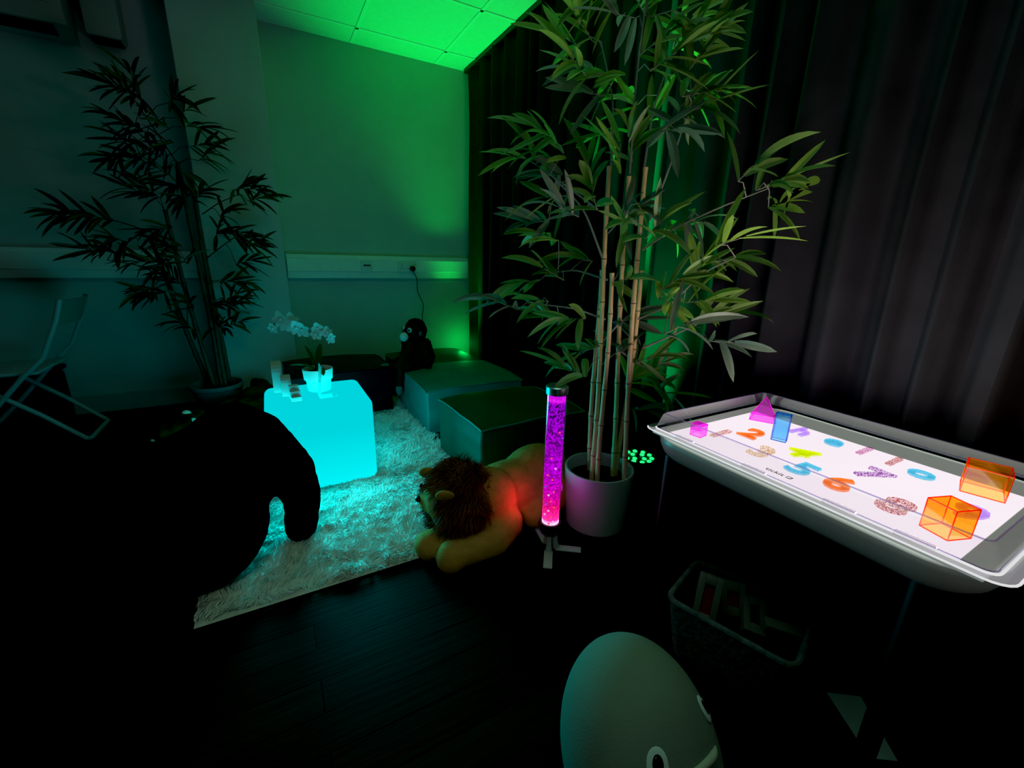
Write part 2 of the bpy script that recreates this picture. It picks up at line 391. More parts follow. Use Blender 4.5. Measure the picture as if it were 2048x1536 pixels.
def remeshed(mb, name, m, parent=None, voxel=0.012, smooth=6, disp=0.0, dscale=0.05, loc=None):
    """melt several overlapping forms into one continuous soft surface"""
    me = bpy.data.meshes.new(name); me.from_pydata(mb.v, [], mb.f); me.update()
    o = bpy.data.objects.new(name, me); col.objects.link(o)
    r = o.modifiers.new('r', 'REMESH'); r.mode = 'VOXEL'; r.voxel_size = voxel
    s = o.modifiers.new('s', 'SMOOTH'); s.iterations = smooth; s.factor = 0.5
    dg = bpy.context.evaluated_depsgraph_get(); dg.update()
    nm = bpy.data.meshes.new_from_object(o.evaluated_get(dg)); nm.name = name
    o.modifiers.clear(); o.data = nm; bpy.data.meshes.remove(me)
    if disp > 0:
        for v in nm.vertices:
            v.co += v.normal * disp * noise.noise(v.co / dscale)
    nm.materials.clear(); nm.materials.append(m)
    nm.polygons.foreach_set('use_smooth', [True] * len(nm.polygons)); nm.update()
    if parent is not None: o.parent = parent
    if loc is not None: o.location = loc
    return o

def strands(name, m, roots, normals, length, width, lean, parent=None, jitter=0.5, droop=0.0):
    """many fine fibres as one mesh: 2-segment tapered strips"""
    n = len(roots); roots = np.asarray(roots, float); normals = np.asarray(normals, float); lean = np.asarray(lean, float)
    d = normals + lean + rng.normal(0, jitter, (n, 3)) * 0.6
    d /= np.linalg.norm(d, axis=1, keepdims=True)
    L = length * rng.uniform(0.6, 1.15, (n, 1))
    side = np.cross(d, rng.normal(0, 1, (n, 3))); side /= np.linalg.norm(side, axis=1, keepdims=True) + 1e-9
    w = width * rng.uniform(0.7, 1.3, (n, 1)) * 0.5
    p0 = roots; p1 = roots + d * L * 0.55
    d2 = d + lean * 0.9 + np.array([0, 0, -droop]); d2 /= np.linalg.norm(d2, axis=1, keepdims=True)
    p2 = p1 + d2 * L * 0.45
    V = np.empty((n, 5, 3)); V[:, 0] = p0 - side * w; V[:, 1] = p0 + side * w; V[:, 2] = p1 + side * w * 0.8; V[:, 3] = p1 - side * w * 0.8; V[:, 4] = p2
    me = bpy.data.meshes.new(name); base = np.arange(n)[:, None] * 5
    me.vertices.add(n * 5); me.vertices.foreach_set('co', V.reshape(-1))
    li = np.concatenate([base + np.array([0, 1, 2, 3]), base + np.array([3, 2, 4])], axis=1).reshape(-1)
    me.loops.add(n * 7); me.loops.foreach_set('vertex_index', li.astype(np.int32))
    me.polygons.add(n * 2)
    ls = np.stack([np.arange(n) * 7, np.arange(n) * 7 + 4], axis=1).reshape(-1)
    me.polygons.foreach_set('loop_start', ls.astype(np.int32))
    me.update(calc_edges=True); me.validate()
    me.polygons.foreach_set('use_smooth', [True] * len(me.polygons))
    me.materials.append(m)
    o = bpy.data.objects.new(name, me); col.objects.link(o)
    if parent is not None: o.parent = parent
    return o

def copy_tree(o, parent=None):
    c = o.copy(); col.objects.link(c)
    if parent is not None: c.parent = parent
    for ch in list(o.children): copy_tree(ch, c)
    return c

# ------------------------------------------------------------------ camera (15 mm wide phone lens, tipped down a little)
pitch, roll, yaw = math.radians(16.03), math.radians(-1.28), math.radians(29.4)
fw = Vector((math.sin(yaw) * math.cos(pitch), math.cos(yaw) * math.cos(pitch), -math.sin(pitch)))
rt = fw.cross(Vector((0, 0, 1))).normalized(); dn = fw.cross(rt)
r2 = rt * math.cos(roll) + dn * math.sin(roll); d2 = -rt * math.sin(roll) + dn * math.cos(roll)
cd = bpy.data.cameras.new('camera'); cam = bpy.data.objects.new('camera', cd); col.objects.link(cam)
mw = Matrix.Identity(4)
for i in range(3):
    mw[i][0] = r2[i]; mw[i][1] = -d2[i]; mw[i][2] = -fw[i]
mw.translation = (0, 0, 1.08); cam.matrix_world = mw
cd.sensor_width = 36.0; cd.lens = 853.5 / 2048 * 36.0; cd.clip_start = 0.02
scn.camera = cam

# ------------------------------------------------------------------ room
YB, XR, HC = 3.866, 1.76, 2.61
struct(MB().box((-0.75, 1.0, -0.05), (5.2, 6.0, 0.1)).build('floor', M['floor'], smooth=False))
struct(MB().box((-0.75, 1.0, HC + 0.05), (5.2, 6.0, 0.1)).build('ceiling', M['ceil'], smooth=False))
struct(MB().box((-0.75, YB + 0.05, HC / 2), (5.2, 0.1, HC)).build('wall_back', M['wall'], smooth=False))
struct(MB().box((XR + 0.05, 1.0, HC / 2), (0.1, 5.8, HC)).build('wall_right', M['wall'], smooth=False))
struct(MB().box((-3.3, 1.0, HC / 2), (0.1, 5.8, HC)).build('wall_left', M['wall'], smooth=False))
struct(MB().box((-0.105, 3.713, HC / 2), (0.46, 0.306, HC), bevel=0.004, seg=1).build('wall_pillar', M['wall'], smooth=False))
g = MB()
for x in (1.388, 0.74, 0.09, -0.56, -1.21, -1.86): g.box((x, 1.0, HC - 0.002), (0.022, 5.7, 0.008))
for y in (3.61, 2.96, 2.31, 1.66, 1.01, 0.36): g.box((-0.75, y, HC - 0.002), (5.0, 0.022, 0.008))
struct(g.build('trim_1', M['grid'], smooth=False))
sk = lambda n, c, d: struct(MB().box(c, d, bevel=0.004, seg=1).build(n, M['skirt'], smooth=False))
sk('baseboard_left', (-1.79, YB - 0.01, 0.065), (2.9, 0.02, 0.13))
sk('baseboard_right', (0.94, YB - 0.01, 0.065), (1.62, 0.02, 0.13))
sk('baseboard_pillar', (-0.105, 3.55, 0.065), (0.47, 0.02, 0.13))

# cable trunking along the wall
def trunking(x0, x1, label):
    t = empty('cable_trunking', label, 'cable trunking', ((x0 + x1) / 2, YB, 1.008))
    w = x1 - x0
    MB().box((0, -0.022, 0), (w, 0.044, 0.182), bevel=0.004, seg=2).build('body', M['trunk'], t)
    MB().box((0, -0.047, 0.012), (w - 0.01, 0.008, 0.098), bevel=0.002, seg=1).build('cover_strip', M['trunk'], t)
    return t
tr = trunking(0.14, XR - 0.10, 'white cable trunking with sockets on wall right of the pillar')
o = MB().box((0, 0, 0), (0.092, 0.014, 0.092), bevel=0.004).build('switch_plate', M['socket'], tr, loc=(-0.165, -0.056, 0.006))
MB().box((0, -0.009, 0.008), (0.058, 0.006, 0.012), bevel=0.002).build('rocker', M['acdark'], o)
o = MB().box((0, 0, 0), (0.15, 0.014, 0.092), bevel=0.004).build('socket_plate', M['socket'], tr, loc=(0.165, -0.056, 0.006))
hb = MB()
for sx in (-0.04, 0.035):
    hb.box((sx, -0.007, 0.012), (0.005, 0.003, 0.010)); hb.box((sx - 0.011, -0.007, -0.012), (0.008, 0.003, 0.005)); hb.box((sx + 0.011, -0.007, -0.012), (0.008, 0.003, 0.005))
hb.build('pin_holes', M['acdark'], o, smooth=False)
trunking(-2.9, -0.336, 'white cable trunking on wall left of the pillar, behind the dim plant')

plug = empty('power_plug', 'black plug in the wall socket with thin cord hanging down', 'plug', (1.115, 3.80, 1.0))
MB().lathe([(0.0, 0), (0.020, 0.0), (0.024, 0.008), (0.022, 0.028), (0.012, 0.036), (0, 0.036)], 24).build('plug_body', M['black'], plug).rotation_euler = (PI / 2, 0, 0)
pth = []
for i in range(31):
    t = i / 30
    pth.append((0.02 * math.sin(t * 5) + t * 0.13 + 0.012 * math.sin(t * 19), -0.02 + 0.02 * t + 0.008 * math.sin(t * 8), -0.025 - 0.70 * t))
MB().tube(pth, 0.0038, 8).build('cord', M['cord'], plug)

# air conditioner and box high on the wall at the left
ac = empty('air_conditioner', 'wall mounted air conditioner high in the dark upper left corner', 'air conditioner', (-1.30, YB, 2.25))
prof = [(0, 0.0), (-0.10, 0.0), (-0.19, 0.035), (-0.215, 0.10), (-0.205, 0.27), (-0.17, 0.30), (0, 0.30)]
b = MB(); n = len(prof)
b.add([(x, y, z) for x in (-0.49, 0.49) for y, z in prof], [tuple(range(n)), tuple(range(n, 2 * n))[::-1]] + [(i, (i + 1) % n, n + (i + 1) % n, n + i) for i in range(n)])
b.build('casing', M['acwhite'], ac)
MB().box((0, -0.145, 0.012), (0.86, 0.075, 0.006), rot=(-0.36, 0, 0)).build('air_outlet', M['acdark'], ac)
MB().box((0, -0.213, 0.19), (0.9, 0.008, 0.15), rot=(-0.06, 0, 0), bevel=0.003).build('front_panel', M['acwhite'], ac)
bx = empty('wall_box', 'pale wall box beside the air conditioner near the ceiling', 'box', (-0.665, YB, 2.28))
MB().box((0, -0.07, 0.165), (0.17, 0.14, 0.33), bevel=0.02).build('body', M['acwhite'], bx)
MB().box((0.0, -0.075, -0.004), (0.14, 0.10, 0.012), bevel=0.003).build('lower_lid', M['acdark'], bx)

# ------------------------------------------------------------------ black curtain along the right-hand wall
def curtain(name, y0, y1, seed, label):
    L = abs(y1 - y0); nu = int(L / 0.009); nv = 14
    rs = random.Random(seed); ph = 0; off = []
    per = 0.15; a = 0.045; t = 0
    for i in range(nu + 1):
        t += 2 * PI * 0.009 / per
        if rs.random() < 0.05: per = rs.uniform(0.11, 0.22); a = rs.uniform(0.025, 0.052)
        off.append((math.sin(t) + 0.25 * math.sin(2.3 * t + 1), a))
    # smooth the amplitude
    am = [sum(off[max(0, min(nu, i + k))][1] for k in range(-8, 9)) / 17 for i in range(nu + 1)]
    vs = []; fs = []
    for j in range(nv + 1):
        z = 0.015 + (HC - 0.04) * j / nv
        fl = 1.0 - 0.35 * (j / nv) ** 2
        for i in range(nu + 1):
            y = y0 + (y1 - y0) * i / nu
            x = 1.655 + off[i][0] * am[i] * fl + 0.006 * noise.noise((y * 2, z * 1.3, seed))
            vs.append((x, y + 0.012 * noise.noise((z * 1.1, y * 3, seed + 5)), z))
    for j in range(nv):
        for i in range(nu):
            q = j * (nu + 1) + i; fs.append((q, q + 1, q + nu + 2, q + nu + 1))
    r = empty(name, label, 'curtain', (1.655, (y0 + y1) / 2, 0))
    o = MB().add([(v[0] - 1.655, v[1] - (y0 + y1) / 2, v[2]) for v in vs], fs).build('drape', M['curtain'], r, weld=False)
    MB().box((0, 0, HC - 0.018), (0.05, L, 0.025)).build('curtain_track', M['black'], r, smooth=False)
    return r
curtain('black_curtain', 3.83, 1.62, 3, 'black floor-length curtain hanging from the back corner to behind the bamboo')
curtain('black_curtain', 1.60, -1.4, 9, 'black floor-length curtain hanging behind the lit play table')

# ------------------------------------------------------------------ bamboo plants
def leaf(mb, base, d, up, L, W, droop, fold=0.22, seg=6):
    d = Vector(d).normalized(); side = d.cross(Vector(up))
    if side.length < 1e-3: side = d.cross(Vector((1, 0.3, 0)))
    side.normalize(); p = Vector(base); vs = []; fs = []
    cur = d.copy()
    for i in range(seg + 1):
        t = i / seg
        w = W * (math.sin(PI * min(1, t * 0.86 + 0.10)) ** 0.75) * (1 if t < 1 else 0.0)
        nn = side.cross(cur).normalized()
        vs += [p - side * w * 0.5 + nn * w * fold, p.copy(), p + side * w * 0.5 + nn * w * fold]
        cur = (cur + Vector((0, 0, -1)) * droop / seg).normalized(); p = p + cur * (L / seg)
    for i in range(seg):
        for k in range(2):
            q = i * 3 + k; fs.append((q, q + 1, q + 4, q + 3))
    mb.add(vs, fs)

def bamboo(name, label, loc, data, potprof, potm, soilr, soilz, depth, leafmats, L0, seedv, nmin, nmax, cane_r, wneg=1.0, wpos=1.0, clampf=None, wf=0.175):
    rs = random.Random(seedv)
    root = empty(name, label, 'potted plant', loc)
    d = Vector((loc[0], loc[1], 0)).normalized(); u = Vector((d.y, -d.x, 0))
    P = lambda s, z, w=0.0: u * s + d * w + Vector((0, 0, z))
    MB().lathe(potprof, 56).build('pot', potm, root)
    sm = MB()
    rr = [(0.0, soilz + 0.012)] + [(soilr * k / 8, soilz + 0.012 * (1 - (k / 8) ** 2) + rs.uniform(-0.003, 0.003)) for k in range(1, 9)]
    sm.lathe(rr[::-1][:-1] + [(0.0, soilz + 0.012)], 40).build('soil', M['soil'], root)
    # canes
    canes = []
    for k, ((s1, z1), (s0, z0)) in enumerate(data['C']):
        w = (-0.045, 0.02, -0.02, 0.05, -0.055, 0.035)[k % 6]
        z0 = soilz - 0.03
        a = P(s0, z0, w); b_ = P(s1, z1, w * 0.8 + rs.uniform(-0.02, 0.02))
        cb = MB(); pts = []; rad = []; nd = int(z1 / 0.16)
        for i in range(nd * 6 + 1):
            t = i / (nd * 6); p = a.lerp(b_, t) + u * 0.006 * math.sin(t * 5 + k)
            near = (i % 6 == 0); pts.append(p); rad.append(cane_r * (1.0 - 0.28 * t) * (1.20 if near else 1.0))
        cb.tube(pts, rad, 10); nf = len(cb.f)
        for i in range(6, nd * 6, 6):
            cb.tube([pts[i] - (pts[i + 1] - pts[i]) * 0.07, pts[i] + (pts[i + 1] - pts[i]) * 0.07], rad[i] * 1.03, 10)
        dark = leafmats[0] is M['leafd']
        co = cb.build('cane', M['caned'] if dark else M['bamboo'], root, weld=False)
        co.data.materials.append(M['bamboo_node'])
        for q, pl in enumerate(co.data.polygons): pl.material_index = 1 if q >= nf else 0
        canes.append((a, b_))
    # main twigs
    twigs = []
    for k, br in enumerate(data['B']):
        w0 = rs.uniform(-0.03, 0.03); w1 = rs.uniform(-depth, depth) * 0.6
        pts = [P(s, z, w0 + (w1 - w0) * i / max(1, len(br) - 1)) for i, (s, z) in enumerate(br)]
        fine = []
        for i in range(len(pts) - 1):
            for j in range(6): fine.append(pts[i].lerp(pts[i + 1], j / 6))
        fine.append(pts[-1])
        for _ in range(3):
            fine = [fine[0]] + [(fine[i - 1] + fine[i] * 2 + fine[i + 1]) / 4 for i in range(1, len(fine) - 1)] + [fine[-1]]
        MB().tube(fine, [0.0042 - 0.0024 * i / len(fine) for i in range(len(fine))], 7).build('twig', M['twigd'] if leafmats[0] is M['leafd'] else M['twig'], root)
        twigs += fine
    for a, b_ in canes:
        for i in range(2, 12): twigs.append(a.lerp(b_, i / 11))
    # leaf sprays
    for k, (s, z) in enumerate(data['S']):
        w = rs.uniform(-depth * wneg, depth * wpos)
        c = P(s, z, w)
        near = min(twigs, key=lambda t: (t - c).length)
        out = (c - near); 
        if out.length < 0.03: out = Vector((s, 0, 0.1))
        od = out.normalized()
        axis = (u * math.copysign(min(1, abs(s) * 2.4 + 0.15), s if abs(s) > 0.03 else rs.uniform(-1, 1)) + Vector((0, 0, rs.uniform(-0.15, 0.7))) + d * rs.uniform(-0.9, 0.5)).normalized()
        axis = (axis + od * 0.5).normalized()
        b2 = MB(); st = c - axis * 0.06
        tw = MB()
        if (near - st).length < 0.32:
            mid = near.lerp(st, 0.5) + Vector((0, 0, 0.02)); tw.tube([near, near.lerp(mid, .5), mid, mid.lerp(st, .5), st], [0.0022, 0.0020, 0.0018, 0.0017, 0.0015], 6)
        tw.tube([st, c, c + axis * 0.03], [0.0017, 0.0014, 0.0010], 6)
        n = rs.randint(nmin, nmax)
        lm = leafmats[0] if rs.random() < 0.62 else (leafmats[1] if rs.random() < 0.5 else leafmats[2])
        for i in range(n):
            t = i / max(1, n - 1)
            az = rs.uniform(0, 2 * PI); spread = 0.35 + 0.75 * (1 - t) if i < n - 1 else 0.1
            perp = axis.orthogonal().normalized(); perp.rotate(Matrix.Rotation(az, 3, axis))
            dd = (axis * math.cos(spread) + perp * math.sin(spread)).normalized()
            if dd.z > 0.75 and rs.random() < 0.5: dd = (dd + Vector((0, 0, -0.5))).normalized()
            p = st + axis * 0.095 * t
            leaf(b2, p, dd, (Vector((0, 0, 1)) * rs.uniform(0.1, 1) - d * rs.uniform(0.0, 1.1) + u * rs.uniform(-0.7, 0.7)), L0 * rs.uniform(0.68, 1.2), L0 * wf * rs.uniform(0.8, 1.15), rs.uniform(0.0, 0.95))
        if clampf:
            b2.v = [clampf(v, loc) for v in b2.v]
        sp_ = b2.build('leaf_spray', lm, root, weld=False)
        tw.build('stalk', M['twigd'] if leafmats[0] is M['leafd'] else M['twig'], sp_)
    return root

MAIN = {"B": [[[0.086, 1.129], [0.188, 1.206], [0.339, 1.278], [0.467, 1.33]], [[-0.053, 1.101], [-0.127, 1.264], [-0.251, 1.374]], [[0.122, 0.776], [0.282, 0.852], [0.393, 0.912]], [[-0.025, 0.873], [-0.142, 0.915], [-0.269, 0.928]], [[0.094, 0.879], [0.202, 0.939], [0.289, 1.056], [0.379, 1.109]], [[0.101, 1.23], [0.148, 1.405], [0.183, 1.566]], [[-0.047, 1.402], [-0.055, 1.607], [-0.116, 1.809]], [[0.018, 1.376], [0.011, 1.633], [0.02, 1.852]], [[0.065, 1.399], [0.078, 1.6], [0.132, 1.79]], [[-0.083, 1.264], [-0.223, 1.365], [-0.354, 1.45]], [[0.039, 0.876], [-0.037, 0.775], [-0.102, 0.751]], [[0.04, 0.761], [0.14, 0.689], [0.199, 0.654]], [[-0.028, 1.021], [-0.15, 1.054], [-0.225, 1.043]]], "S": [[-0.401, 1.467], [-0.318, 1.465], [-0.27, 1.399], [-0.238, 1.478], [-0.312, 1.536], [-0.329, 1.23], [-0.248, 1.307], [-0.279, 1.177], [-0.351, 1.002], [-0.389, 0.933], [-0.309, 0.936], [-0.245, 1.042], [-0.153, 1.099], [-0.246, 0.861], [-0.14, 0.886], [-0.093, 0.752], [-0.129, 0.709], [-0.181, 1.247], [-0.094, 1.297], [-0.249, 1.848], [-0.163, 1.792], [-0.12, 1.857], [0.004, 1.86], [0.085, 1.813], [0.156, 1.833], [0.195, 1.758], [-0.193, 1.738], [-0.075, 1.695], [0.01, 1.647], [0.101, 1.67], [0.197, 1.691], [0.203, 1.587], [0.066, 1.565], [-0.096, 1.542], [0.01, 1.47], [0.124, 1.474], [0.221, 1.565], [-0.13, 1.427], [-0.019, 1.424], [0.148, 1.539], [0.385, 1.377], [0.473, 1.338], [0.538, 1.344], [0.562, 1.292], [0.188, 1.206], [0.266, 1.23], [0.348, 1.158], [0.381, 1.101], [0.269, 1.082], [0.192, 1.028], [0.183, 0.956], [0.294, 0.961], [0.226, 0.886], [0.386, 0.903], [0.37, 0.838], [0.196, 0.684], [0.224, 0.596], [0.154, 0.73], [0.108, 0.636], [0.15, 0.506], [0.032, 1.247], [0.018, 1.205], [0.113, 1.197], [0.026, 1.023], [0.049, 0.867], [0.02, 0.779], [-0.136, 1.634], [0.24, 1.647], [-0.172, 1.672], [-0.051, 1.791], [0.062, 1.748]], "C": [[[-0.047, 1.402], [-0.027, 0.189]], [[0.018, 1.376], [0.054, 0.194]], [[0.065, 1.399], [0.101, 0.212]], [[-0.058, 1.056], [-0.039, 0.204]], [[-0.016, 1.048], [0.003, 0.179]], [[0.095, 1.058], [0.072, 0.22]]]}
LEFT = {"S": [[-0.168, 1.904], [-0.214, 1.939], [-0.13, 1.965], [0.039, 1.881], [-0.119, 1.875], [-0.223, 1.777], [-0.049, 1.784], [0.07, 1.847], [0.132, 1.799], [0.127, 1.713], [0.138, 1.628], [-0.223, 1.659], [-0.156, 1.734], [-0.275, 1.556], [-0.181, 1.584], [-0.118, 1.626], [-0.053, 1.669], [-0.09, 1.529], [0.001, 1.541], [-0.21, 1.414], [-0.163, 1.436], [0.004, 1.409], [0.083, 1.417], [-0.049, 1.465], [0.291, 1.474], [0.353, 1.471], [0.374, 1.425], [0.194, 1.324], [0.137, 1.216], [0.239, 1.212], [0.298, 1.185], [0.311, 1.145], [-0.475, 1.275], [-0.399, 1.263], [-0.526, 1.271], [-0.47, 1.09], [-0.374, 1.102], [-0.325, 1.148], [-0.245, 1.034], [-0.142, 1.21], [-0.158, 1.017], [-0.123, 0.942], [-0.256, 0.876], [-0.215, 0.847], [0.156, 0.921], [0.262, 1.043], [0.169, 0.817], [0.077, 0.789], [-0.109, 1.13], [-0.071, 1.075], [0.174, 0.793], [0.232, 0.906], [-0.067, 0.801], [-0.111, 0.677], [0.069, 0.633], [0.169, 0.643]], "C": [[[0.004, 1.587], [0.024, 0.208]], [[0.053, 1.511], [0.066, 0.201]], [[-0.107, 1.329], [-0.018, 0.214]], [[-0.205, 1.156], [-0.032, 0.216]], [[0.039, 1.166], [0.052, 0.203]]], "B": [[[0.073, 1.315], [0.175, 1.396], [0.276, 1.449]], [[0.047, 1.047], [0.198, 1.173], [0.287, 1.224]], [[-0.129, 1.043], [-0.351, 1.081], [-0.456, 1.091]], [[-0.153, 1.186], [-0.342, 1.258], [-0.465, 1.262]], [[-0.135, 0.924], [-0.274, 1.012], [-0.402, 1.038]], [[0.02, 1.534], [-0.116, 1.826], [-0.161, 1.914]]]}
bamboo('potted_bamboo', 'tall artificial bamboo with tan canes in white pot beside the play table', (1.125, 1.235, 0), MAIN,
       [(0.0, 0.0), (0.118, 0.0), (0.126, 0.008), (0.143, 0.255), (0.141, 0.262), (0.134, 0.262), (0.131, 0.252), (0.128, 0.16)], M['potwhite'], 0.131, 0.205, 0.17,
       (M['leaf1'], M['leaf2'], M['leaf3']), 0.152, 5, 5, 8, 0.0105, 1.0, 0.9, lambda v, l: (min(v[0], 1.585 - l[0]), v[1], v[2]))
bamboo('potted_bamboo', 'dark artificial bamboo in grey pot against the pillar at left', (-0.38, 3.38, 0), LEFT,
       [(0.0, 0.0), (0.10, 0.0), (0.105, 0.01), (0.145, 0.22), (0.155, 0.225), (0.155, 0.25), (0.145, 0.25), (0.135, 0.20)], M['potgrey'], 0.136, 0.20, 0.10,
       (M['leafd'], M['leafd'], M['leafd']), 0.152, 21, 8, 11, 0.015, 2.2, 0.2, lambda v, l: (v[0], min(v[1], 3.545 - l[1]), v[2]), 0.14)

# ------------------------------------------------------------------ folding chair
ch = empty('folding_chair', 'white folding chair with open frame at the left edge', 'chair', (-1.2, 3.43, 0))
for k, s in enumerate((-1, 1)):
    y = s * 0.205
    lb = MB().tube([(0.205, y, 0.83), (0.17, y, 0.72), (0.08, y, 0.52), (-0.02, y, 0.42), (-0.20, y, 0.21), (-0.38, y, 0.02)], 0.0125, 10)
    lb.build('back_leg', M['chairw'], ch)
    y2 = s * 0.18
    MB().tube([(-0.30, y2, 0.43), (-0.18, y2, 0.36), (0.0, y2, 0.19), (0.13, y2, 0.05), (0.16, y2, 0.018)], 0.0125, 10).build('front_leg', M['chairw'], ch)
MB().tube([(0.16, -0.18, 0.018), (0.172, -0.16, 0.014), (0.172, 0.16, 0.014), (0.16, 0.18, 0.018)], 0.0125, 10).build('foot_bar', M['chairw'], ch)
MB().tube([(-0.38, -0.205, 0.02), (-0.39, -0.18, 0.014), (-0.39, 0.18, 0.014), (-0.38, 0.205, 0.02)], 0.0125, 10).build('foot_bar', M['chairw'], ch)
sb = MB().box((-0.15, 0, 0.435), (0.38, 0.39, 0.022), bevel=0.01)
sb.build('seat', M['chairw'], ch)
bk = MB(); vs = []; fs = []
for i in range(9):
    yy = -0.20 + 0.40 * i / 8; bow = 0.03 * math.cos(PI * (i / 8 - 0.5))
    vs += [(0.205 + bow, yy, 0.825), (0.155 + bow, yy, 0.69), (0.163 + bow, yy, 0.688), (0.213 + bow, yy, 0.823)]
for i in range(8):
    for k in range(4):
        q = i * 4; fs.append((q + k, q + (k + 1) % 4, q + 4 + (k + 1) % 4, q + 4 + k))
bk.add(vs, fs).build('backrest', M['chairseat'], ch)
nb = empty('storage_box', 'dark navy box on floor beneath and behind the white folding chair', 'box', (-1.47, 3.75, 0))
MB().box((0, 0, 0.17), (0.46, 0.16, 0.34), bevel=0.03, seg=3).build('body', M['navy'], nb)
MB().box((0, 0, 0.355), (0.48, 0.18, 0.03), bevel=0.012).build('lid', M['navy'], nb)

# ------------------------------------------------------------------ floor poufs
def pouf(name, label, loc, rotz, dims, m, slump=0.03, seed=0):
    t = empty(name, label, 'pouf', loc, rotz, )
    lx, ly, lz = dims; nx = 26; vs = []; fs = []
    bm = bmesh.new(); bmesh.ops.create_cube(bm, size=1.0)
    bmesh.ops.subdivide_edges(bm, edges=bm.edges[:], cuts=13, use_grid_fill=True)
    for v in bm.verts:
        x, y, z = v.co * 2
        ex, ey = 1 - x * x, 1 - y * y
        bulge = 0.02 * (1 - z * z)
        px = x * lx / 2 * (1 + bulge * ey * 1.2); py = y * ly / 2 * (1 + bulge * ex * 1.2)
        pz = (z + 1) / 2 * lz
        if z > 0:
            pz += slump * ex * ey * 0.35 * z
            pz += 0.007 * noise.noise((x * 1.6 + seed, y * 1.6, 0)) * z
            pz -= 0.012 * (abs(x) * abs(y)) ** 3 * z
        fo = 0.010 * noise.noise((x * 2.5 + seed, y * 2.5, z * 3))
        v.co = (px + fo * (abs(x) > .99), py + fo * (abs(y) > .99), pz)
    bmesh.ops.recalc_face_normals(bm, faces=bm.faces)
    me = bpy.data.meshes.new('cover'); bm.to_mesh(me); 
    top = [v.co.copy() for v in bm.verts if False]
    bm.free(); me.materials.append(m)
    me.polygons.foreach_set('use_smooth', [True] * len(me.polygons)); me.set_sharp_from_angle(angle=math.radians(50))
    o = bpy.data.objects.new('cover', me); col.objects.link(o); o.parent = t
    bev = o.modifiers.new('b', 'BEVEL'); bev.width = 0.012; bev.segments = 2; bev.limit_method = 'ANGLE'; bev.angle_limit = math.radians(50)
    # piping round the top edge
    ring = []
    for k in range(64):
        a = k / 64 * 4; e = int(a); f_ = a - e
        x, y = [(-1 + 2 * f_, -1), (1, -1 + 2 * f_), (1 - 2 * f_, 1), (-1, 1 - 2 * f_)][e]
        ring.append((x * lx / 2, y * ly / 2, lz + 0.007 * noise.noise((x * 1.6 + seed, y * 1.6, 0)) - 0.012 * (abs(x) * abs(y)) ** 3 - 0.002))
    MB().tube(ring + [ring[0]], 0.0045, 6, cap=False).build('piping', M['seam'] if m not in (M['pouf_n'],) else M['pouf_n'], o)
    return t
pouf('square_pouf', 'green square floor pouf behind the plush lion', (1.085, 1.945, 0), 0.03, (0.62, 0.54, 0.33), M['pouf_g'], 0.05, 1)
pouf('square_pouf', 'teal square floor pouf in the middle of the row, lit cyan on its side', (1.125, 2.80, 0), 0.0, (0.69, 0.68, 0.30), M['pouf_t'], 0.05, 2)
pouf('square_pouf', 'dark green square floor pouf in the back corner by the curtain', (1.16, 3.49, 0), 0.0, (0.66, 0.58, 0.28), M['pouf_d'], 0.06, 3)
pouf('square_pouf', 'dark navy square floor pouf against the wall behind the glowing cube', (0.36, 3.24, 0.015), 0.03, (0.66, 0.53, 0.33), M['pouf_n'], 0.06, 4)

# ------------------------------------------------------------------ fluffy rug
rug = empty('fluffy_rug', 'white shaggy rug under the glowing cyan cube', 'rug', (0.24, 2.33, 0))
RX0, RX1, RY0, RY1 = -0.555, 0.56, -0.985, 0.98
rb = MB(); nx, ny = 110, 190; vs = []; fs = []
def rugz(x, y):
    return 0.020 + 0.014 * noise.noise((x * 9, y * 14, 0)) + 0.012 * noise.noise((x * 21, y * 30, 3))
for j in range(ny + 1):
    for i in range(nx + 1):
        x = RX0 + (RX1 - RX0) * i / nx; y = RY0 + (RY1 - RY0) * j / ny
        e = min(x - RX0, RX1 - x, y - RY0, RY1 - y)
        vs.append((x, y, max(0.004, rugz(x, y) * min(1, e / 0.03 + 0.1))))
for j in range(ny):
    for i in range(nx):
        q = j * (nx + 1) + i; fs.append((q, q + 1, q + nx + 2, q + nx + 1))
rb.add(vs, fs).build('rug_base', M['rugback'], rug, weld=False)
n = 80000
rx = rng.uniform(RX0, RX1, n); ry = rng.uniform(RY0, RY1, n) 
rz = np.array([rugz(a, b_) for a, b_ in zip(rx, ry)]) - 0.004
ang = np.array([noise.noise((a * 5.5, b_ * 5.5, 7)) * 5.0 + noise.noise((a * 15, b_ * 15, 2)) * 2.5 for a, b_ in zip(rx, ry)])
lean = np.stack([np.cos(ang) * 0.9, np.sin(ang) * 0.9, np.zeros(n)], axis=1)
pile = strands('pile', M['rug'], np.stack([rx, ry, np.maximum(rz, 0.004)], axis=1), np.tile([0, 0, 1.0], (n, 1)), 0.029, 0.0034, lean, rug, jitter=0.45, droop=0.25)
pile['kind'] = 'stuff'

# ------------------------------------------------------------------ glowing cube and what stands on it
cu = empty('light_cube', 'glowing cyan cube seat standing on the shaggy rug', 'light', (0.145, 2.22, 0.012))
MB().box((0, 0, 0.212), (0.458, 0.42, 0.424), bevel=0.035, seg=5).build('glowing_shell', M['cube'], cu)
MB().lathe([(0.0, -0.003), (0.12, -0.003), (0.12, 0.004), (0.0, 0.004)], 32).build('base_plate', M['black'], cu)
ZC = 0.436

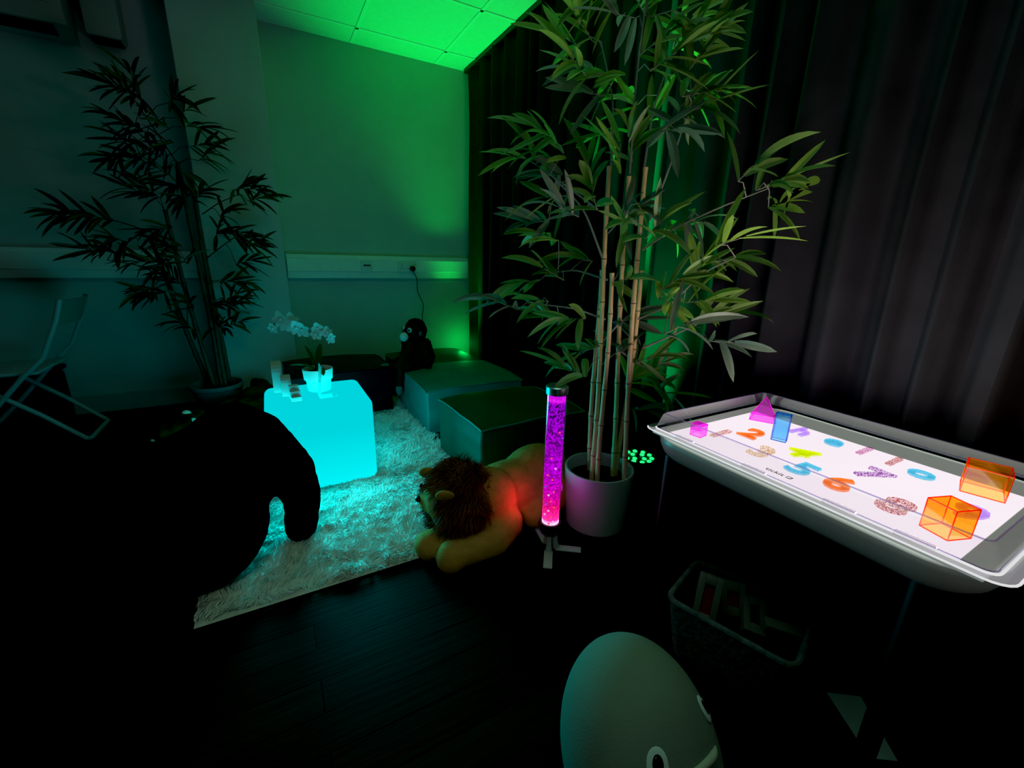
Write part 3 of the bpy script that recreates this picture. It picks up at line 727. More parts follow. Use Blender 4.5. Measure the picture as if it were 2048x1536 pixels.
orc = empty('potted_orchid', 'white artificial orchid in white pot on top of the glowing cube', 'potted plant', (0.165, 2.27, ZC))
pt = MB().lathe([(0.0, 0), (0.048, 0.0), (0.052, 0.004), (0.058, 0.055), (0.060, 0.058), (0.066, 0.060), (0.070, 0.112), (0.066, 0.114), (0.062, 0.110), (0.060, 0.09)], 40).build('pot', M['orchpot'], orc)
MB().lathe([(0.060, 0.094), (0.03, 0.100), (0.0, 0.102)], 24).build('soil', M['soil'], orc)
def arc(p0, p1, p2, n=14):
    p0, p1, p2 = map(Vector, (p0, p1, p2)); return [(p0 * (1 - t) ** 2 + p1 * 2 * t * (1 - t) + p2 * t * t) for t in [i / n for i in range(n + 1)]]
st1 = arc((0, 0, 0.10), (-0.04, 0, 0.42), (-0.17, 0.0, 0.335)); st2 = arc((0.0, 0, 0.10), (-0.03, -0.01, 0.40), (0.065, -0.01, 0.27))
MB().tube(st1, 0.0028, 7).build('stem', M['orchleaf'], orc); MB().tube(st2, 0.0028, 7).build('stem', M['orchleaf'], orc)
for (dx, dy, dz, L, dr) in ((-0.07, 0.0, 0.06, 0.13, 0.8), (0.02, 0.03, 0.10, 0.14, 0.2), (-0.03, 0.02, 0.10, 0.14, 0.3), (0.01, -0.06, 0.05, 0.11, 1.4)):
    lb = MB(); leaf(lb, (0, 0, 0.10), (dx, dy, dz), (0, 0, 1), L, 0.038, dr, 0.15, 8); lb.build('leaf', M['orchleaf'], orc, weld=False)
def flower(c, nrm, s):
    nrm = Vector(nrm).normalized(); a = nrm.orthogonal().normalized(); b_ = nrm.cross(a); mb = MB()
    for k in range(5):
        th = 2 * PI * k / 5 + 0.3; dd = a * math.cos(th) + b_ * math.sin(th) + nrm * 0.25
        leaf(mb, Vector(c), dd, nrm, s * (1.0 if k % 2 else 0.85), s * (0.75 if k % 2 else 0.55), 0.25, 0.08, 5)
    f_ = mb.build('flower', M['petal'], orc, weld=False)
    MB().ell(Vector(c) + nrm * 0.006, (0.005, 0.005, 0.006), n=10, m=6).build('flower_centre', M['socket'], f_)
for i, t in enumerate((6, 8, 9, 11, 12, 14)):
    p = st1[t]; flower(p + Vector((0, -0.006, -0.012 if i % 2 else 0.010)), (random.uniform(-.5, .3), -1, random.uniform(-.4, .5)), 0.046 if i < 5 else 0.03)
for i, t in enumerate((7, 9, 11, 13, 14)):
    p = st2[t]; flower(p + Vector((0.004, -0.006, 0.006 if i % 2 else -0.008)), (random.uniform(-.2, .6), -1, random.uniform(-.4, .4)), 0.036)

sg = empty('acrylic_stand', 'thin clear acrylic stand in front of the orchid pot', 'stand', (0.155, 2.135, ZC), 0.12)
MB().box((0.035, 0, 0.002), (0.075, 0.055, 0.003), bevel=0.001, seg=1).build('base_plate', M['acrylic'], sg, smooth=False)
MB().box((0.0, -0.02, 0.085), (0.0035, 0.045, 0.165), rot=(0.25, 0.05, 0), bevel=0.001, seg=1).build('upright_plate', M['acrylic_edge'], sg, smooth=False)

def archblock(w, h, d):
    """upside-down U seen from its end"""
    o = [(-w / 2, 0), (-w / 2, h - w * .42)]
    for k in range(9): th = PI - PI * k / 8; o.append((w / 2 * math.cos(th), h - w * .42 + w * .42 * math.sin(th)))
    o += [(w / 2, h - w * .42), (w / 2, 0)]
    iw = w * 0.30
    i_ = [(iw, 0), (iw, h - w * .62)]
    for k in range(9): th = PI * k / 8; i_.append((iw * math.cos(th), h - w * .62 + iw * .8 * math.sin(th)))
    i_ += [(-iw, h - w * .62), (-iw, 0)]
    return o + i_
for lab, (x, y, w, h, d) in (('tall white wooden arch block at the back of the cube top', (-0.015, 2.345, 0.11, 0.150, 0.045)),
                            ('middle sized white wooden arch block on the cube top', (0.018, 2.245, 0.075, 0.100, 0.042))):
    poly = archblock(w, h, d)
    bm = bmesh.new(); va = [bm.verts.new((-d / 2, px, pz)) for px, pz in poly]; f_ = bm.faces.new(va)
    r = bmesh.ops.extrude_face_region(bm, geom=[f_]); bmesh.ops.translate(bm, vec=(d, 0, 0), verts=[v for v in r['geom'] if isinstance(v, bmesh.types.BMVert)])
    bmesh.ops.recalc_face_normals(bm, faces=bm.faces); me = bpy.data.meshes.new('wooden_block'); bm.to_mesh(me); bm.free(); me.materials.append(M['wblock'])
    o = bpy.data.objects.new('wooden_block', me); col.objects.link(o); o.location = (x, y, ZC); o.rotation_euler = (0, 0, 0.02)
    tag(o, lab, 'block', 'white wooden blocks on the cube')
sb = MB()
for k, (yy, hh) in enumerate(((0.030, 0.062), (0.0, 0.042), (-0.030, 0.022))): sb.box((0, yy, hh / 2), (0.042, 0.030, hh))
tag(sb.build('wooden_block', M['wblock'], smooth=False, loc=(0.050, 2.150, ZC), rotz=0.08), 'small stepped wooden block at the front of the cube top', 'block', 'white wooden blocks on the cube')

# ------------------------------------------------------------------ plush animals
# black gorilla, slumped on the rug with its back to us
go = empty('plush_gorilla', 'big black plush gorilla sitting slumped in front of the cube', 'plush toy', (-0.35, 1.55, 0.012))
g = MB()
g.ell((0.05, 0.02, 0.22), (0.215, 0.22, 0.235)); g.ell((0.13, 0.04, 0.37), (0.195, 0.165, 0.18)); g.ell((0.180, 0.12, 0.445), (0.135, 0.145, 0.135)); g.ell((0.235, 0.06, 0.44), (0.12, 0.13, 0.125)); g.ell((0.14, 0.23, 0.43), (0.08, 0.08, 0.07))
def limb(mb, pts, rad):
    pts = [Vector(p) for p in pts]
    for i in range(len(pts) - 1):
        for k in range(9):
            t = k / 8; p = pts[i].lerp(pts[i + 1], t); r = rad[i] * (1 - t) + rad[i + 1] * t
            mb.ell(p, (r, r, r), n=14, m=8)
limb(g, [(0.28, 0.05, 0.42), (0.340, 0.07, 0.32), (0.372, 0.09, 0.19), (0.352, 0.10, 0.062)], [0.095, 0.086, 0.068, 0.062])
limb(g, [(-0.06, 0.0, 0.36), (-0.20, -0.02, 0.20), (-0.22, -0.04, 0.065)], [0.09, 0.075, 0.06])
limb(g, [(-0.12, 0.08, 0.10), (-0.22, 0.32, 0.085)], [0.11, 0.075]); limb(g, [(0.06, 0.06, 0.12), (0.08, 0.20, 0.09)], [0.12, 0.08])
go_body = remeshed(g, 'body', M['gorilla'], go, 0.013, 14, 0.004, 0.03)
MB().ell((0.13, 0.298, 0.43), (0.045, 0.02, 0.04)).build('muzzle', M['gorface'], go)
for sx in (0.07, 0.275): MB().ell((sx, 0.20, 0.47), (0.022, 0.018, 0.03)).build('ear', M['gorilla'], go)

# lion lying on the floor
li = empty('plush_lion', 'tan plush lion with shaggy brown mane lying beside the bubble lamp', 'plush toy', (0.70, 1.42, 0))
g = MB()
g.ell((0.28, 0.075, 0.135), (0.18, 0.13, 0.145), rot=(0, 0.15, 0.1)); g.ell((0.12, 0.04, 0.125), (0.20, 0.125, 0.125)); g.ell((-0.04, -0.03, 0.145), (0.15, 0.125, 0.14))
g.ell((-0.17, -0.02, 0.19), (0.105, 0.10, 0.115)); g.ell((-0.232, 0.035, 0.165), (0.055, 0.055, 0.052))
limb(g, [(0.02, -0.11, 0.075), (-0.06, -0.185, 0.06), (-0.20, -0.185, 0.055), (-0.235, -0.18, 0.05)], [0.075, 0.055, 0.052, 0.060])
limb(g, [(-0.10, -0.05, 0.07), (-0.24, -0.075, 0.055), (-0.285, -0.08, 0.05)], [0.065, 0.050, 0.058])
limb(g, [(0.30, -0.02, 0.10), (0.22, -0.08, 0.06), (0.16, -0.10, 0.048)], [0.10, 0.06, 0.048])
li_body = remeshed(g, 'body', M['lion'], li, 0.010, 6, 0.0025, 0.03)
mc = Vector((-0.145, -0.025, 0.175)); mr = Vector((0.125, 0.135, 0.155))
mroots = []; mn = []; mlean = []
mb = MB(); mb.ell(mc, (0.118, 0.13, 0.148))
mane = mb.build('mane', M['mane'], li)
k = 0
while k < 9000:
    v = Vector((random.gauss(0, 1), random.gauss(0, 1), random.gauss(0, 1))).normalized()
    if v.x < -0.86: continue
    p = mc + Vector((v.x * 0.116, v.y * 0.128, v.z * 0.146))
    mroots.append(p); mn.append((v + Vector((-0.35, 0, 0)) * 0.6).normalized())
    w = noise.noise_vector(v * 3.0); mlean.append((w.x * 0.9 - 0.25, w.y * 0.9, w.z * 0.9 - 0.45)); k += 1
fur = strands('mane_fur', M['mane'], mroots, mn, 0.055, 0.0032, mlean, mane, jitter=0.35, droop=0.5); fur['kind'] = 'stuff'
for sy in (-0.125, 0.085):
    e = MB().ell((-0.232, sy * 0.95, 0.262), (0.036, 0.014, 0.033), rot=(0.5, 0, -0.5)).build('ear', M['lion'], li)
MB().ell((-0.285, 0.045, 0.178), (0.012, 0.018, 0.012)).build('nose', M['eyeblack'], li)
for sy in (0.005, 0.075): MB().ell((-0.262, sy, 0.215), (0.008, 0.008, 0.010), n=12, m=8).build('eye', M['eyeblack'], li)
MB().tube([(0.43, 0.10, 0.10), (0.46, 0.12, 0.04), (0.44, 0.17, 0.03), (0.37, 0.20, 0.03)], [0.022, 0.02, 0.018, 0.016], 10).build('tail', M['lion'], li)

# orang-utan sitting on a pouf
mo = empty('plush_orangutan', 'dark red-brown plush ape with pale muzzle sitting on the poufs by the wall', 'plush toy', (0.875, 3.06, 0.302))
g = MB()
g.ell((0.025, 0.02, 0.10), (0.105, 0.095, 0.125)); g.ell((0.02, 0.02, 0.185), (0.095, 0.08, 0.06)); g.ell((0.035, 0.02, 0.275), (0.082, 0.080, 0.088)); g.ell((-0.030, 0.005, 0.245), (0.045, 0.05, 0.045))
limb(g, [(-0.03, -0.06, 0.18), (-0.09, -0.085, 0.10), (-0.13, -0.085, 0.045)], [0.045, 0.036, 0.030])
limb(g, [(0.08, -0.055, 0.18), (0.105, -0.085, 0.09), (0.085, -0.09, 0.035)], [0.045, 0.038, 0.030])
limb(g, [(-0.04, 0.0, 0.05), (-0.12, -0.01, 0.042), (-0.165, -0.01, 0.028)], [0.055, 0.042, 0.032]); limb(g, [(0.0, -0.06, 0.05), (-0.07, -0.09, 0.040), (-0.118, -0.10, 0.024), (-0.135, -0.10, -0.09)], [0.055, 0.042, 0.034, 0.028])
remeshed(g, 'body', M['monkey'], mo, 0.007, 3, 0.008, 0.014)
MB().ell((-0.062, -0.020, 0.238), (0.034, 0.032, 0.034), rot=(0, 0, 0.3)).build('muzzle', M['muzzle'], mo)
for (x, y) in ((-0.026, -0.042), (-0.040, 0.040)):
    nrm = Vector((x - 0.025, y - 0.02, 0)).normalized()
    e = MB().ell((x, y, 0.288), (0.017, 0.017, 0.018), n=18, m=10).build('eye', M['muzzle'], mo)
    MB().ell(Vector((x, y, 0.288)) + nrm * 0.0125, (0.0085, 0.0085, 0.010), n=14, m=8).build('pupil', M['eyeblack'], e)
MB().ell((0.045, -0.060, 0.262), (0.009, 0.007, 0.017), rot=(0, 0.3, 0)).build('ear', M['palefoot'], mo)
MB().ell((-0.20, -0.015, 0.028), (0.05, 0.024, 0.028), rot=(0, 0.25, 0.2)).build('foot', M['palefoot'], mo)
MB().ell((-0.14, -0.105, -0.125), (0.024, 0.022, 0.045)).build('foot', M['palefoot'], mo)

# mottled green plush lying behind the gorilla beside the far pot
DINO = (-0.255, 2.95, 0.035)
cp = empty('plush_dinosaur', 'mottled green-brown plush dinosaur lying behind the gorilla by the grey pot', 'plush toy', DINO)
g = MB()
g.ell((0.03, 0.10, 0.09), (0.22, 0.16, 0.10)); g.ell((0.09, 0.24, 0.10), (0.115, 0.11, 0.11)); g.ell((-0.22, -0.06, 0.10), (0.12, 0.11, 0.09)); g.ell((-0.33, -0.12, 0.085), (0.085, 0.07, 0.06))
limb(g, [(0.11, 0.27, 0.12), (0.14, 0.36, 0.17), (0.10, 0.42, 0.19)], [0.09, 0.06, 0.035])
limb(g, [(-0.18, -0.12, 0.06), (-0.28, -0.26, 0.05)], [0.06, 0.05]); limb(g, [(0.12, -0.02, 0.06), (0.08, -0.14, 0.05)], [0.07, 0.05])
remeshed(g, 'body', M['camo'], cp, 0.012, 5, 0.014, 0.045)
e = MB().ell((-0.236, -0.080, 0.172), (0.026, 0.024, 0.026), n=16, m=10).build('eye', M['eyewhite'], cp)
MB().ell((-0.252, -0.098, 0.178), (0.010, 0.010, 0.012), n=12, m=8).build('pupil', M['eyeblack'], e)
MB().ell((-0.20, -0.135, 0.150), (0.022, 0.018, 0.016), rot=(0, 0.5, 0), n=14, m=8).build('cheek_patch', M['eyewhite'], cp)
MB().ell((-0.385, -0.155, 0.075), (0.014, 0.012, 0.010), n=12, m=8).build('tooth', M['eyewhite'], cp)

# grey whale plush in the foreground
wh = empty('plush_whale', 'grey-green plush whale with white ringed eyes in the foreground', 'plush toy', (0.50, 0.378, 0))
WT = Matrix.Rotation(-0.22, 3, Vector((0.6, 0.8, 0))) @ Matrix.Rotation(-0.5, 3, 'Z'); WC = Vector((0, 0, 0.212)); WR = Vector((0.142, 0.165, 0.217))
g = MB(); we = WT.to_euler()
g.ell(WC, WR, rot=we, n=48, m=30)
limb(g, [(0.09, 0.12, 0.08), (0.16, 0.17, 0.05)], [0.06, 0.04])
remeshed(g, 'body', M['whale'], wh, 0.009, 5)
def on_whale(p, nrm, r, nm, m, parent, lift=0.0):
    nrm = Vector(nrm).normalized(); o = MB().ell((0, 0, 0), r, n=24, m=12).build(nm, m, parent)
    o.rotation_mode = 'QUATERNION'; o.rotation_quaternion = nrm.to_track_quat('Z', 'Y'); o.location = Vector(p) + nrm * lift; return o
for p, nrm in (((0.070, -0.064, 0.3475), (0.65, -0.51, 0.56)), ((-0.0751, -0.0929, 0.3596), (-0.41, -0.69, 0.596))):
    e = on_whale(p, nrm, (0.017, 0.024, 0.004), 'eye', M['eyewhite'], wh, 0.0005)
    q = MB().ell((0, 0.002, 0.0026), (0.009, 0.014, 0.003), n=20, m=10).build('pupil', M['eyeblack'], e)
mp = [Vector(p) for p in ((0.068, -0.092, 0.308), (0.0414, -0.1095, 0.3247), (0.0268, -0.1140, 0.3300), (-0.0078, -0.1190, 0.3399), (-0.035, -0.118, 0.346))]
mq = []
for i in range(len(mp) - 1):
    for k in range(4): mq.append(mp[i].lerp(mp[i + 1], k / 4))
mq.append(mp[-1])
MB().tube(mq, [0.0008 + 0.0058 * math.sin(PI * i / (len(mq) - 1)) ** 0.7 for i in range(len(mq))], 14).build('mouth', M['whalebelly'], wh)

# ------------------------------------------------------------------ bubble lamp
bl = empty('bubble_lamp', 'slim magenta bubble tube lamp with metal cap on three flat feet', 'lamp', (0.845, 1.175, 0))
MB().lathe([(0.0, 0.068), (0.028, 0.068), (0.036, 0.075), (0.044, 0.095), (0.046, 0.112), (0.040, 0.122), (0.0, 0.122)], 40).build('base', M['lampbase'], bl)
MB().lathe([(0.0325, 0.112), (0.0325, 0.635), (0.0, 0.635)], 40).build('bubbling_water', M['water'], bl)
MB().lathe([(0.0375, 0.112), (0.0375, 0.645)], 48).build('clear_tube', M['glass'], bl)
MB().lathe([(0.0, 0.636), (0.039, 0.636), (0.040, 0.640), (0.040, 0.662), (0.036, 0.666), (0.0, 0.667)], 40).build('cap', M['chrome'], bl)
for a in (-2.20, -0.65, 1.35):
    f_ = MB().box((0.075, 0, 0.004), (0.10, 0.034, 0.006), bevel=0.003)
    f_.tube([(0.028, 0, 0.006), (0.022, 0, 0.04), (0.022, 0, 0.075)], [0.013, 0.010, 0.010], 8)
    f_.build('foot', M['lampfoot'], bl, rotz=a)
beads = [(0.0, 0.50, 'r'), (0.9, 0.475, 'b'), (-1.3, 0.40, 'r'), (-0.4, 0.36, 'w'), (-1.9, 0.33, 'r'), (-0.9, 0.315, 'r'), (-2.3, 0.28, 'b'), (-0.5, 0.265, 'r'), (-1.5, 0.25, 'w'), (-1.0, 0.225, 'r'),
         (-2.0, 0.21, 'b'), (-0.3, 0.20, 'r'), (-1.4, 0.185, 'w'), (-2.2, 0.165, 'w'), (-0.8, 0.16, 'r'), (-1.7, 0.145, 'r'), (-0.4, 0.14, 'w'), (-1.2, 0.13, 'r')]
names = {'r': 'red', 'w': 'pale pink', 'b': 'blue'}
protos = {}
for th, z, k in beads:
    th = -2.19 + (th + 0.9) * 0.55
    if k not in protos:
        protos[k] = o = MB().ell((0, 0, 0), (0.0042, 0.0042, 0.0034), n=12, m=8).build('toy_bead', M['bead_' + k])
    else:
        o = protos[k].copy(); col.objects.link(o)
    o.location = (0.845 + 0.0345 * math.cos(th), 1.175 + 0.0345 * math.sin(th), z)
    tag(o, 'tiny %s bead floating inside the magenta bubble tube' % names[k], 'bead', '%s beads in the bubble tube' % names[k])

# ------------------------------------------------------------------ green floor spotlight
lp = empty('floor_spotlight', 'flat black stage light with green leds on floor behind the white pot', 'stage light', (1.475, 1.35, 0))
MB().lathe([(0.0, 0.05), (0.075, 0.05), (0.085, 0.06), (0.085, 0.17), (0.090, 0.178), (0.090, 0.186), (0.080, 0.186), (0.080, 0.178), (0.0, 0.178)], 36).build('housing', M['black'], lp)
MB().box((0, 0, 0.008), (0.16, 0.06, 0.014), bevel=0.003).build('bracket', M['black'], lp)
for s in (-1, 1): MB().box((s * 0.092, 0, 0.06), (0.006, 0.03, 0.11), bevel=0.002).build('bracket_arm', M['black'], lp)
ledp = None
for rad, cnt in ((0.062, 10), (0.032, 4)):
    for k in range(cnt):
        th = 2 * PI * k / cnt + rad * 7
        if ledp is None:
            ledp = o = MB().ell((0, 0, 0), (0.0115, 0.0115, 0.006), n=12, m=8).build('led_lens', M['led'], lp)
        else:
            o = ledp.copy(); col.objects.link(o); o.parent = lp
        o.location = (rad * math.cos(th), rad * math.sin(th), 0.182)

# ------------------------------------------------------------------ play table with light panel
def rrect(x0, x1, y0, y1, r, n=8):
    pts = []
    for cx, cy, a0 in ((x1 - r, y1 - r, 0), (x0 + r, y1 - r, PI / 2), (x0 + r, y0 + r, PI), (x1 - r, y0 + r, 1.5 * PI)):
        for k in range(n + 1):
            a = a0 + PI / 2 * k / n; pts.append((cx + r * math.cos(a), cy + r * math.sin(a)))
    return pts
def loft(mb, loops, cap0=True, cap1=True):
    n = len(loops[0]); vs = [p for l in loops for p in l]; fs = []
    for i in range(len(loops) - 1):
        for k in range(n): fs.append((i * n + k, i * n + (k + 1) % n, (i + 1) * n + (k + 1) % n, (i + 1) * n + k))
    if cap0: fs.append(tuple(range(n))[::-1])
    if cap1: fs.append(tuple((len(loops) - 1) * n + k for k in range(n)))
    return mb.add(vs, fs)
def lp3(off, z, r=0.095): return [(x, y, z) for x, y in rrect(0.950 - off, 1.530 + off, 0.122 - off, 0.834 + off, max(0.004, r + off))]
TB = empty('play_table', 'white rounded play table on black legs at right', 'table')
b = MB()
loft(b, [lp3(-0.12, 0.526), lp3(-0.050, 0.526), lp3(-0.022, 0.532), lp3(-0.004, 0.548), lp3(0.007, 0.570), lp3(0.010, 0.586), lp3(0.008, 0.595), lp3(0.002, 0.599), lp3(-0.005, 0.597), lp3(-0.009, 0.590), lp3(-0.015, 0.590), lp3(-0.019, 0.597), lp3(-0.028, 0.598)])
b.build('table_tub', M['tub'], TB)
for (x, y) in ((1.005, 0.79), (1.0, 0.20), (1.47, 0.77), (1.47, 0.19)):
    l_ = MB().tube([(x, y, 0.0), (x, y, 0.03), (x, y, 0.53)], [0.019, 0.019, 0.019], 16).build('leg', M['leg'], TB)
    MB().lathe([(0.0, 0.0), (0.022, 0.0), (0.022, 0.02), (0.0, 0.02)], 16).build('foot_cap', M['black'], l_, loc=(x, y, 0))

PN = MB().box((0, 0, 0.005), (0.425, 0.625, 0.010), bevel=0.002, seg=1).build('light_panel', M['panel'], TB, smooth=False, loc=(1.18, 0.477, 0.599))
PN['label'] = 'glowing white light panel'
fr = MB()
for c_, d_ in (((-0.221, 0, 0.004), (0.017, 0.70, 0.009)), ((0.262, 0, 0.004), (0.095, 0.70, 0.009)), ((0.0, 0.332, 0.004), (0.43, 0.038, 0.009)), ((0.0, -0.332, 0.004), (0.43, 0.038, 0.009))): fr.box(c_, d_, bevel=0.001, seg=1)
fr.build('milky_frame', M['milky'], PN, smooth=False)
# printed word and tick box on the near margin
def glyphs(txt, size, extrude, m, name, parent=None, bold=0.0, bevel=0.0, res=3):
    cu_ = bpy.data.curves.new(name, 'FONT'); cu_.body = txt; cu_.size = size; cu_.extrude = extrude; cu_.offset = bold; cu_.bevel_depth = bevel
    cu_.bevel_resolution = 2; cu_.resolution_u = res; cu_.align_x = 'CENTER'; cu_.align_y = 'CENTER'
    o = bpy.data.objects.new(name, cu_); col.objects.link(o)
    dg = bpy.context.evaluated_depsgraph_get(); dg.update()
    me = bpy.data.meshes.new_from_object(o.evaluated_get(dg)); me.name = name
    bpy.data.objects.remove(o); bpy.data.curves.remove(cu_)
    me.materials.clear(); me.materials.append(m)
    xs = [v.co.x for v in me.vertices]; ys = [v.co.y for v in me.vertices]; zs = [v.co.z for v in me.vertices]
    cx, cy, cz = (min(xs) + max(xs)) / 2, (min(ys) + max(ys)) / 2, min(zs)
    for v in me.vertices: v.co -= Vector((cx, cy, cz))
    o = bpy.data.objects.new(name, me); col.objects.link(o)
    if parent is not None: o.parent = parent
    return o
lg = glyphs('tickit', 0.021, 0.0002, M['ink'], 'printed_word', PN); lg.location = (1.008 - 1.18, 0.497 - 0.477, 0.0102); lg.rotation_euler = (0, 0, -PI / 2)
tk = MB()
cx, cy, q = -0.172, -0.013, 0.0055
for a, b_ in (((-q, -q), (q, -q)), ((q, -q), (q, q)), ((q, q), (-q, q)), ((-q, q), (-q, -q)), ((-q * .4, -q * .2 + .003), (-q * .8, 0)), ((-q * .8, 0.0), (q * 1.1, -q * 1.1))):
    tk.tube([(cx + a[0], cy + a[1], 0.0104), (cx + b_[0], cy + b_[1], 0.0104)], 0.0006, 5)
tk.build('printed_tick_box', M['ink'], PN)

TR = empty('clear_tray', 'clear plastic raised tray cover with lip over the light panel', 'tray')
b = MB()
def t3(x0, x1, y0, y1, z, r): return [(x, y, z) for x, y in rrect(x0, x1, y0, y1, r, 5)]
L_ = [t3(0.986, 1.490, 0.137, 0.825, 0.655, 0.014), t3(0.978, 1.498, 0.129, 0.828, 0.650, 0.016), t3(0.962, 1.512, 0.116, 0.836, 0.612, 0.020)]
nn = len(L_[0]); b2 = MB()
for mb_, ks in ((b, [k for k in range(nn) if 8 <= k <= 20]), (b2, [k for k in range(nn) if not 8 <= k <= 20])):
    mb_.add([p for l in L_ for p in l], [(i * nn + k, i * nn + (k + 1) % nn, (i + 1) * nn + (k + 1) % nn, (i + 1) * nn + k) for i in range(2) for k in ks])
    mb_.build('near_wall' if mb_ is b else 'far_wall', M['tray'] if mb_ is b else M['tray_far'], TR)
L_ = [t3(0.962, 1.512, 0.116, 0.836, 0.612, 0.020), t3(0.952, 1.522, 0.106, 0.846, 0.6085, 0.026), t3(0.940, 1.534, 0.094, 0.856, 0.611, 0.034)]
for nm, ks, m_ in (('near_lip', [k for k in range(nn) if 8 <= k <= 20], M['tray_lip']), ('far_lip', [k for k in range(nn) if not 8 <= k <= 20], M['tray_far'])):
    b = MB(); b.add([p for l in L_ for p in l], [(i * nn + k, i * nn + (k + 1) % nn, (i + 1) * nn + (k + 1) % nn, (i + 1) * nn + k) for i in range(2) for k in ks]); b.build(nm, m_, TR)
le = L_[2]
MB().tube(le[8:22], 0.0020, 8).build('near_lip_edge', M['tray_glow'], TR)  # painted bright line, near side only
MB().tube(L_[0][8:22], 0.0024, 8).build('near_wall_glow_line', M['tray_glow'], TR)  # added glowing line, a painted highlight at the foot of the wall
MB().tube(le[21:] + le[:9], 0.0020, 8).build('far_lip_edge', M['trayedge'], TR)
for nm, lo, rr_ in (('rim', t3(0.986, 1.490, 0.137, 0.825, 0.655, 0.014), 0.0017), ('inner_edge', t3(0.966, 1.508, 0.120, 0.832, 0.614, 0.018), 0.0012)):
    MB().tube(lo + [lo[0]], rr_, 8, cap=False).build(nm, M['trayedge'], TR)
for (x, y) in ((0.956, 0.72), (0.956, 0.52), (0.956, 0.34), (0.956, 0.22), (1.518, 0.72), (1.518, 0.53), (1.518, 0.35)):
    MB().box((x, y, 0.617), (0.014, 0.06, 0.010), bevel=0.003).build('clip_tab', M['tray'], TR)

# things on the light panel (letters face +x as read from the near side)
PB = 0.6095
T = lambda c, P_=1.0: tuple(max(0.0, v / P_) for v in c)
M['c_orange'] = tinted('orange_letter', (0.91, 0.40, 0.11), (0.9, 0.2, 0.02))
M['c_blue'] = tinted('blue_letter', (0.26, 0.70, 0.83), (0.1, 0.5, 0.75))
M['c_lime'] = tinted('lime_letter', (0.78, 0.89, 0.05), (0.6, 0.8, 0.0))
M['c_purple'] = tinted('purple_letter', (0.68, 0.53, 0.93), (0.5, 0.3, 0.85))
M['g_copper'] = glitter('copper_glitter', (0.66, 0.30, 0.25), (1.0, 0.95, 0.94))
M['g_gold'] = glitter('gold_glitter', (0.70, 0.50, 0.24), (1.0, 0.97, 0.91))
M['g_purple'] = glitter('purple_glitter', (0.38, 0.14, 0.48), (0.95, 0.88, 0.98))
M['g_red'] = glitter('red_glitter', (0.56, 0.20, 0.20), (0.98, 0.88, 0.87))
M['g_pink'] = glitter('pink_glitter', (0.62, 0.24, 0.48), (0.98, 0.88, 0.95))
items = [('1', 1.100, 0.708, 'g_copper', 'number_one', 'copper glitter number 1 on the light panel near the magenta cube', 0),
         ('2', 1.183, 0.663, 'c_orange', 'number_two', 'orange plastic number 2 on the light panel', 0),
         ('3', 1.086, 0.577, 'g_gold', 'number_three', 'gold glitter number 3 on the light panel', 0),
         ('4', 1.178, 0.525, 'c_lime', 'number_four', 'lime green plastic number 4 on the light panel', -0.35),
         ('5', 1.078, 0.472, 'c_blue', 'number_five', 'light blue plastic number 5 on the light panel', -0.1),
         ('6', 1.078, 0.392, 'c_orange', 'number_six', 'orange plastic number 6 on the light panel', 0),
         ('7', 1.203, 0.378, 'g_purple', 'number_seven', 'purple glitter number 7 on the light panel', -0.15),
         ('8', 1.079, 0.290, 'g_red', 'number_eight', 'red glitter number 8 on the light panel', -0.15),
         ('9', 1.185, 0.208, 'c_purple', 'number_nine', 'purple plastic number 9 half hidden behind the near orange cube', 0),
         ('h', 1.335, 0.606, 'c_purple', 'letter_h', 'purple plastic letter h behind the blue block', -0.1),
         ('e', 1.329, 0.521, 'c_blue', 'letter_e', 'light blue plastic letter e on the light panel', 0),
         ('l', 1.345, 0.454, 'g_pink', 'letter_l', 'pink glitter letter l, the one nearer the blue letter e', 0),
         ('l', 1.338, 0.387, 'g_red', 'letter_l', 'red glitter letter l, the one next to the blue letter o', 0),
         ('o', 1.307, 0.324, 'c_blue', 'letter_o', 'light blue plastic letter o before the large orange cube', 0)]
for ch_, x, y, mk, nm, lab, rz in items:
    big = ch_.isdigit()
    o = glyphs(ch_, 0.112 if big else 0.098, 0.0022, M[mk], nm, None, bold=0.0010, bevel=0.0010)
    o.location = (x, y, PB); o.rotation_euler = (0, 0, -PI / 2 + rz)
    tag(o, lab, 'number' if big else 'letter', 'plastic numbers and letters on the light panel')

def solid(name, label, loc, rotz, base, top, h, tc_, ec, r=0.0011, cat='block'):
    """hollow see-through solid: walls with brighter edges"""
    t = empty(name, label, cat, loc, rotz)
    n = len(base); vs = [(x, y, 0.0005) for x, y in base] + [(x, y, h) for x, y in top]
    fs = [(i, (i + 1) % n, n + (i + 1) % n, n + i) for i in range(n)] + [tuple(range(n, 2 * n))]
    MB().add(vs, fs).build('walls', tc_, t, smooth=False)
    e = MB(); B = [Vector(v) for v in vs]
    for i in range(n):
        e.tube([B[i], B[(i + 1) % n]], r, 6)
        if (B[n + i] - B[n + (i + 1) % n]).length > 1e-4: e.tube([B[n + i], B[n + (i + 1) % n]], r, 6)
        e.tube([B[i], B[n + i]], r, 6)
    e.build('edges', ec, t)
    return t
M['s_orange'] = tinted('orange_acrylic', (1.0, 0.60, 0.10), (0.9, 0.28, 0.01), 0.02, 0.015)
M['e_orange'] = tinted('orange_acrylic_edge', (0.95, 0.12, 0.02), (0.95, 0.10, 0.01), 0.10, 0.02)
M['s_mag'] = tinted('magenta_acrylic', (0.90, 0.20, 0.90), (0.9, 0.05, 0.85), 0.03, 0.015)
M['e_mag'] = tinted('magenta_acrylic_edge', (0.85, 0.02, 0.75), (0.9, 0.02, 0.75), 0.12, 0.02)
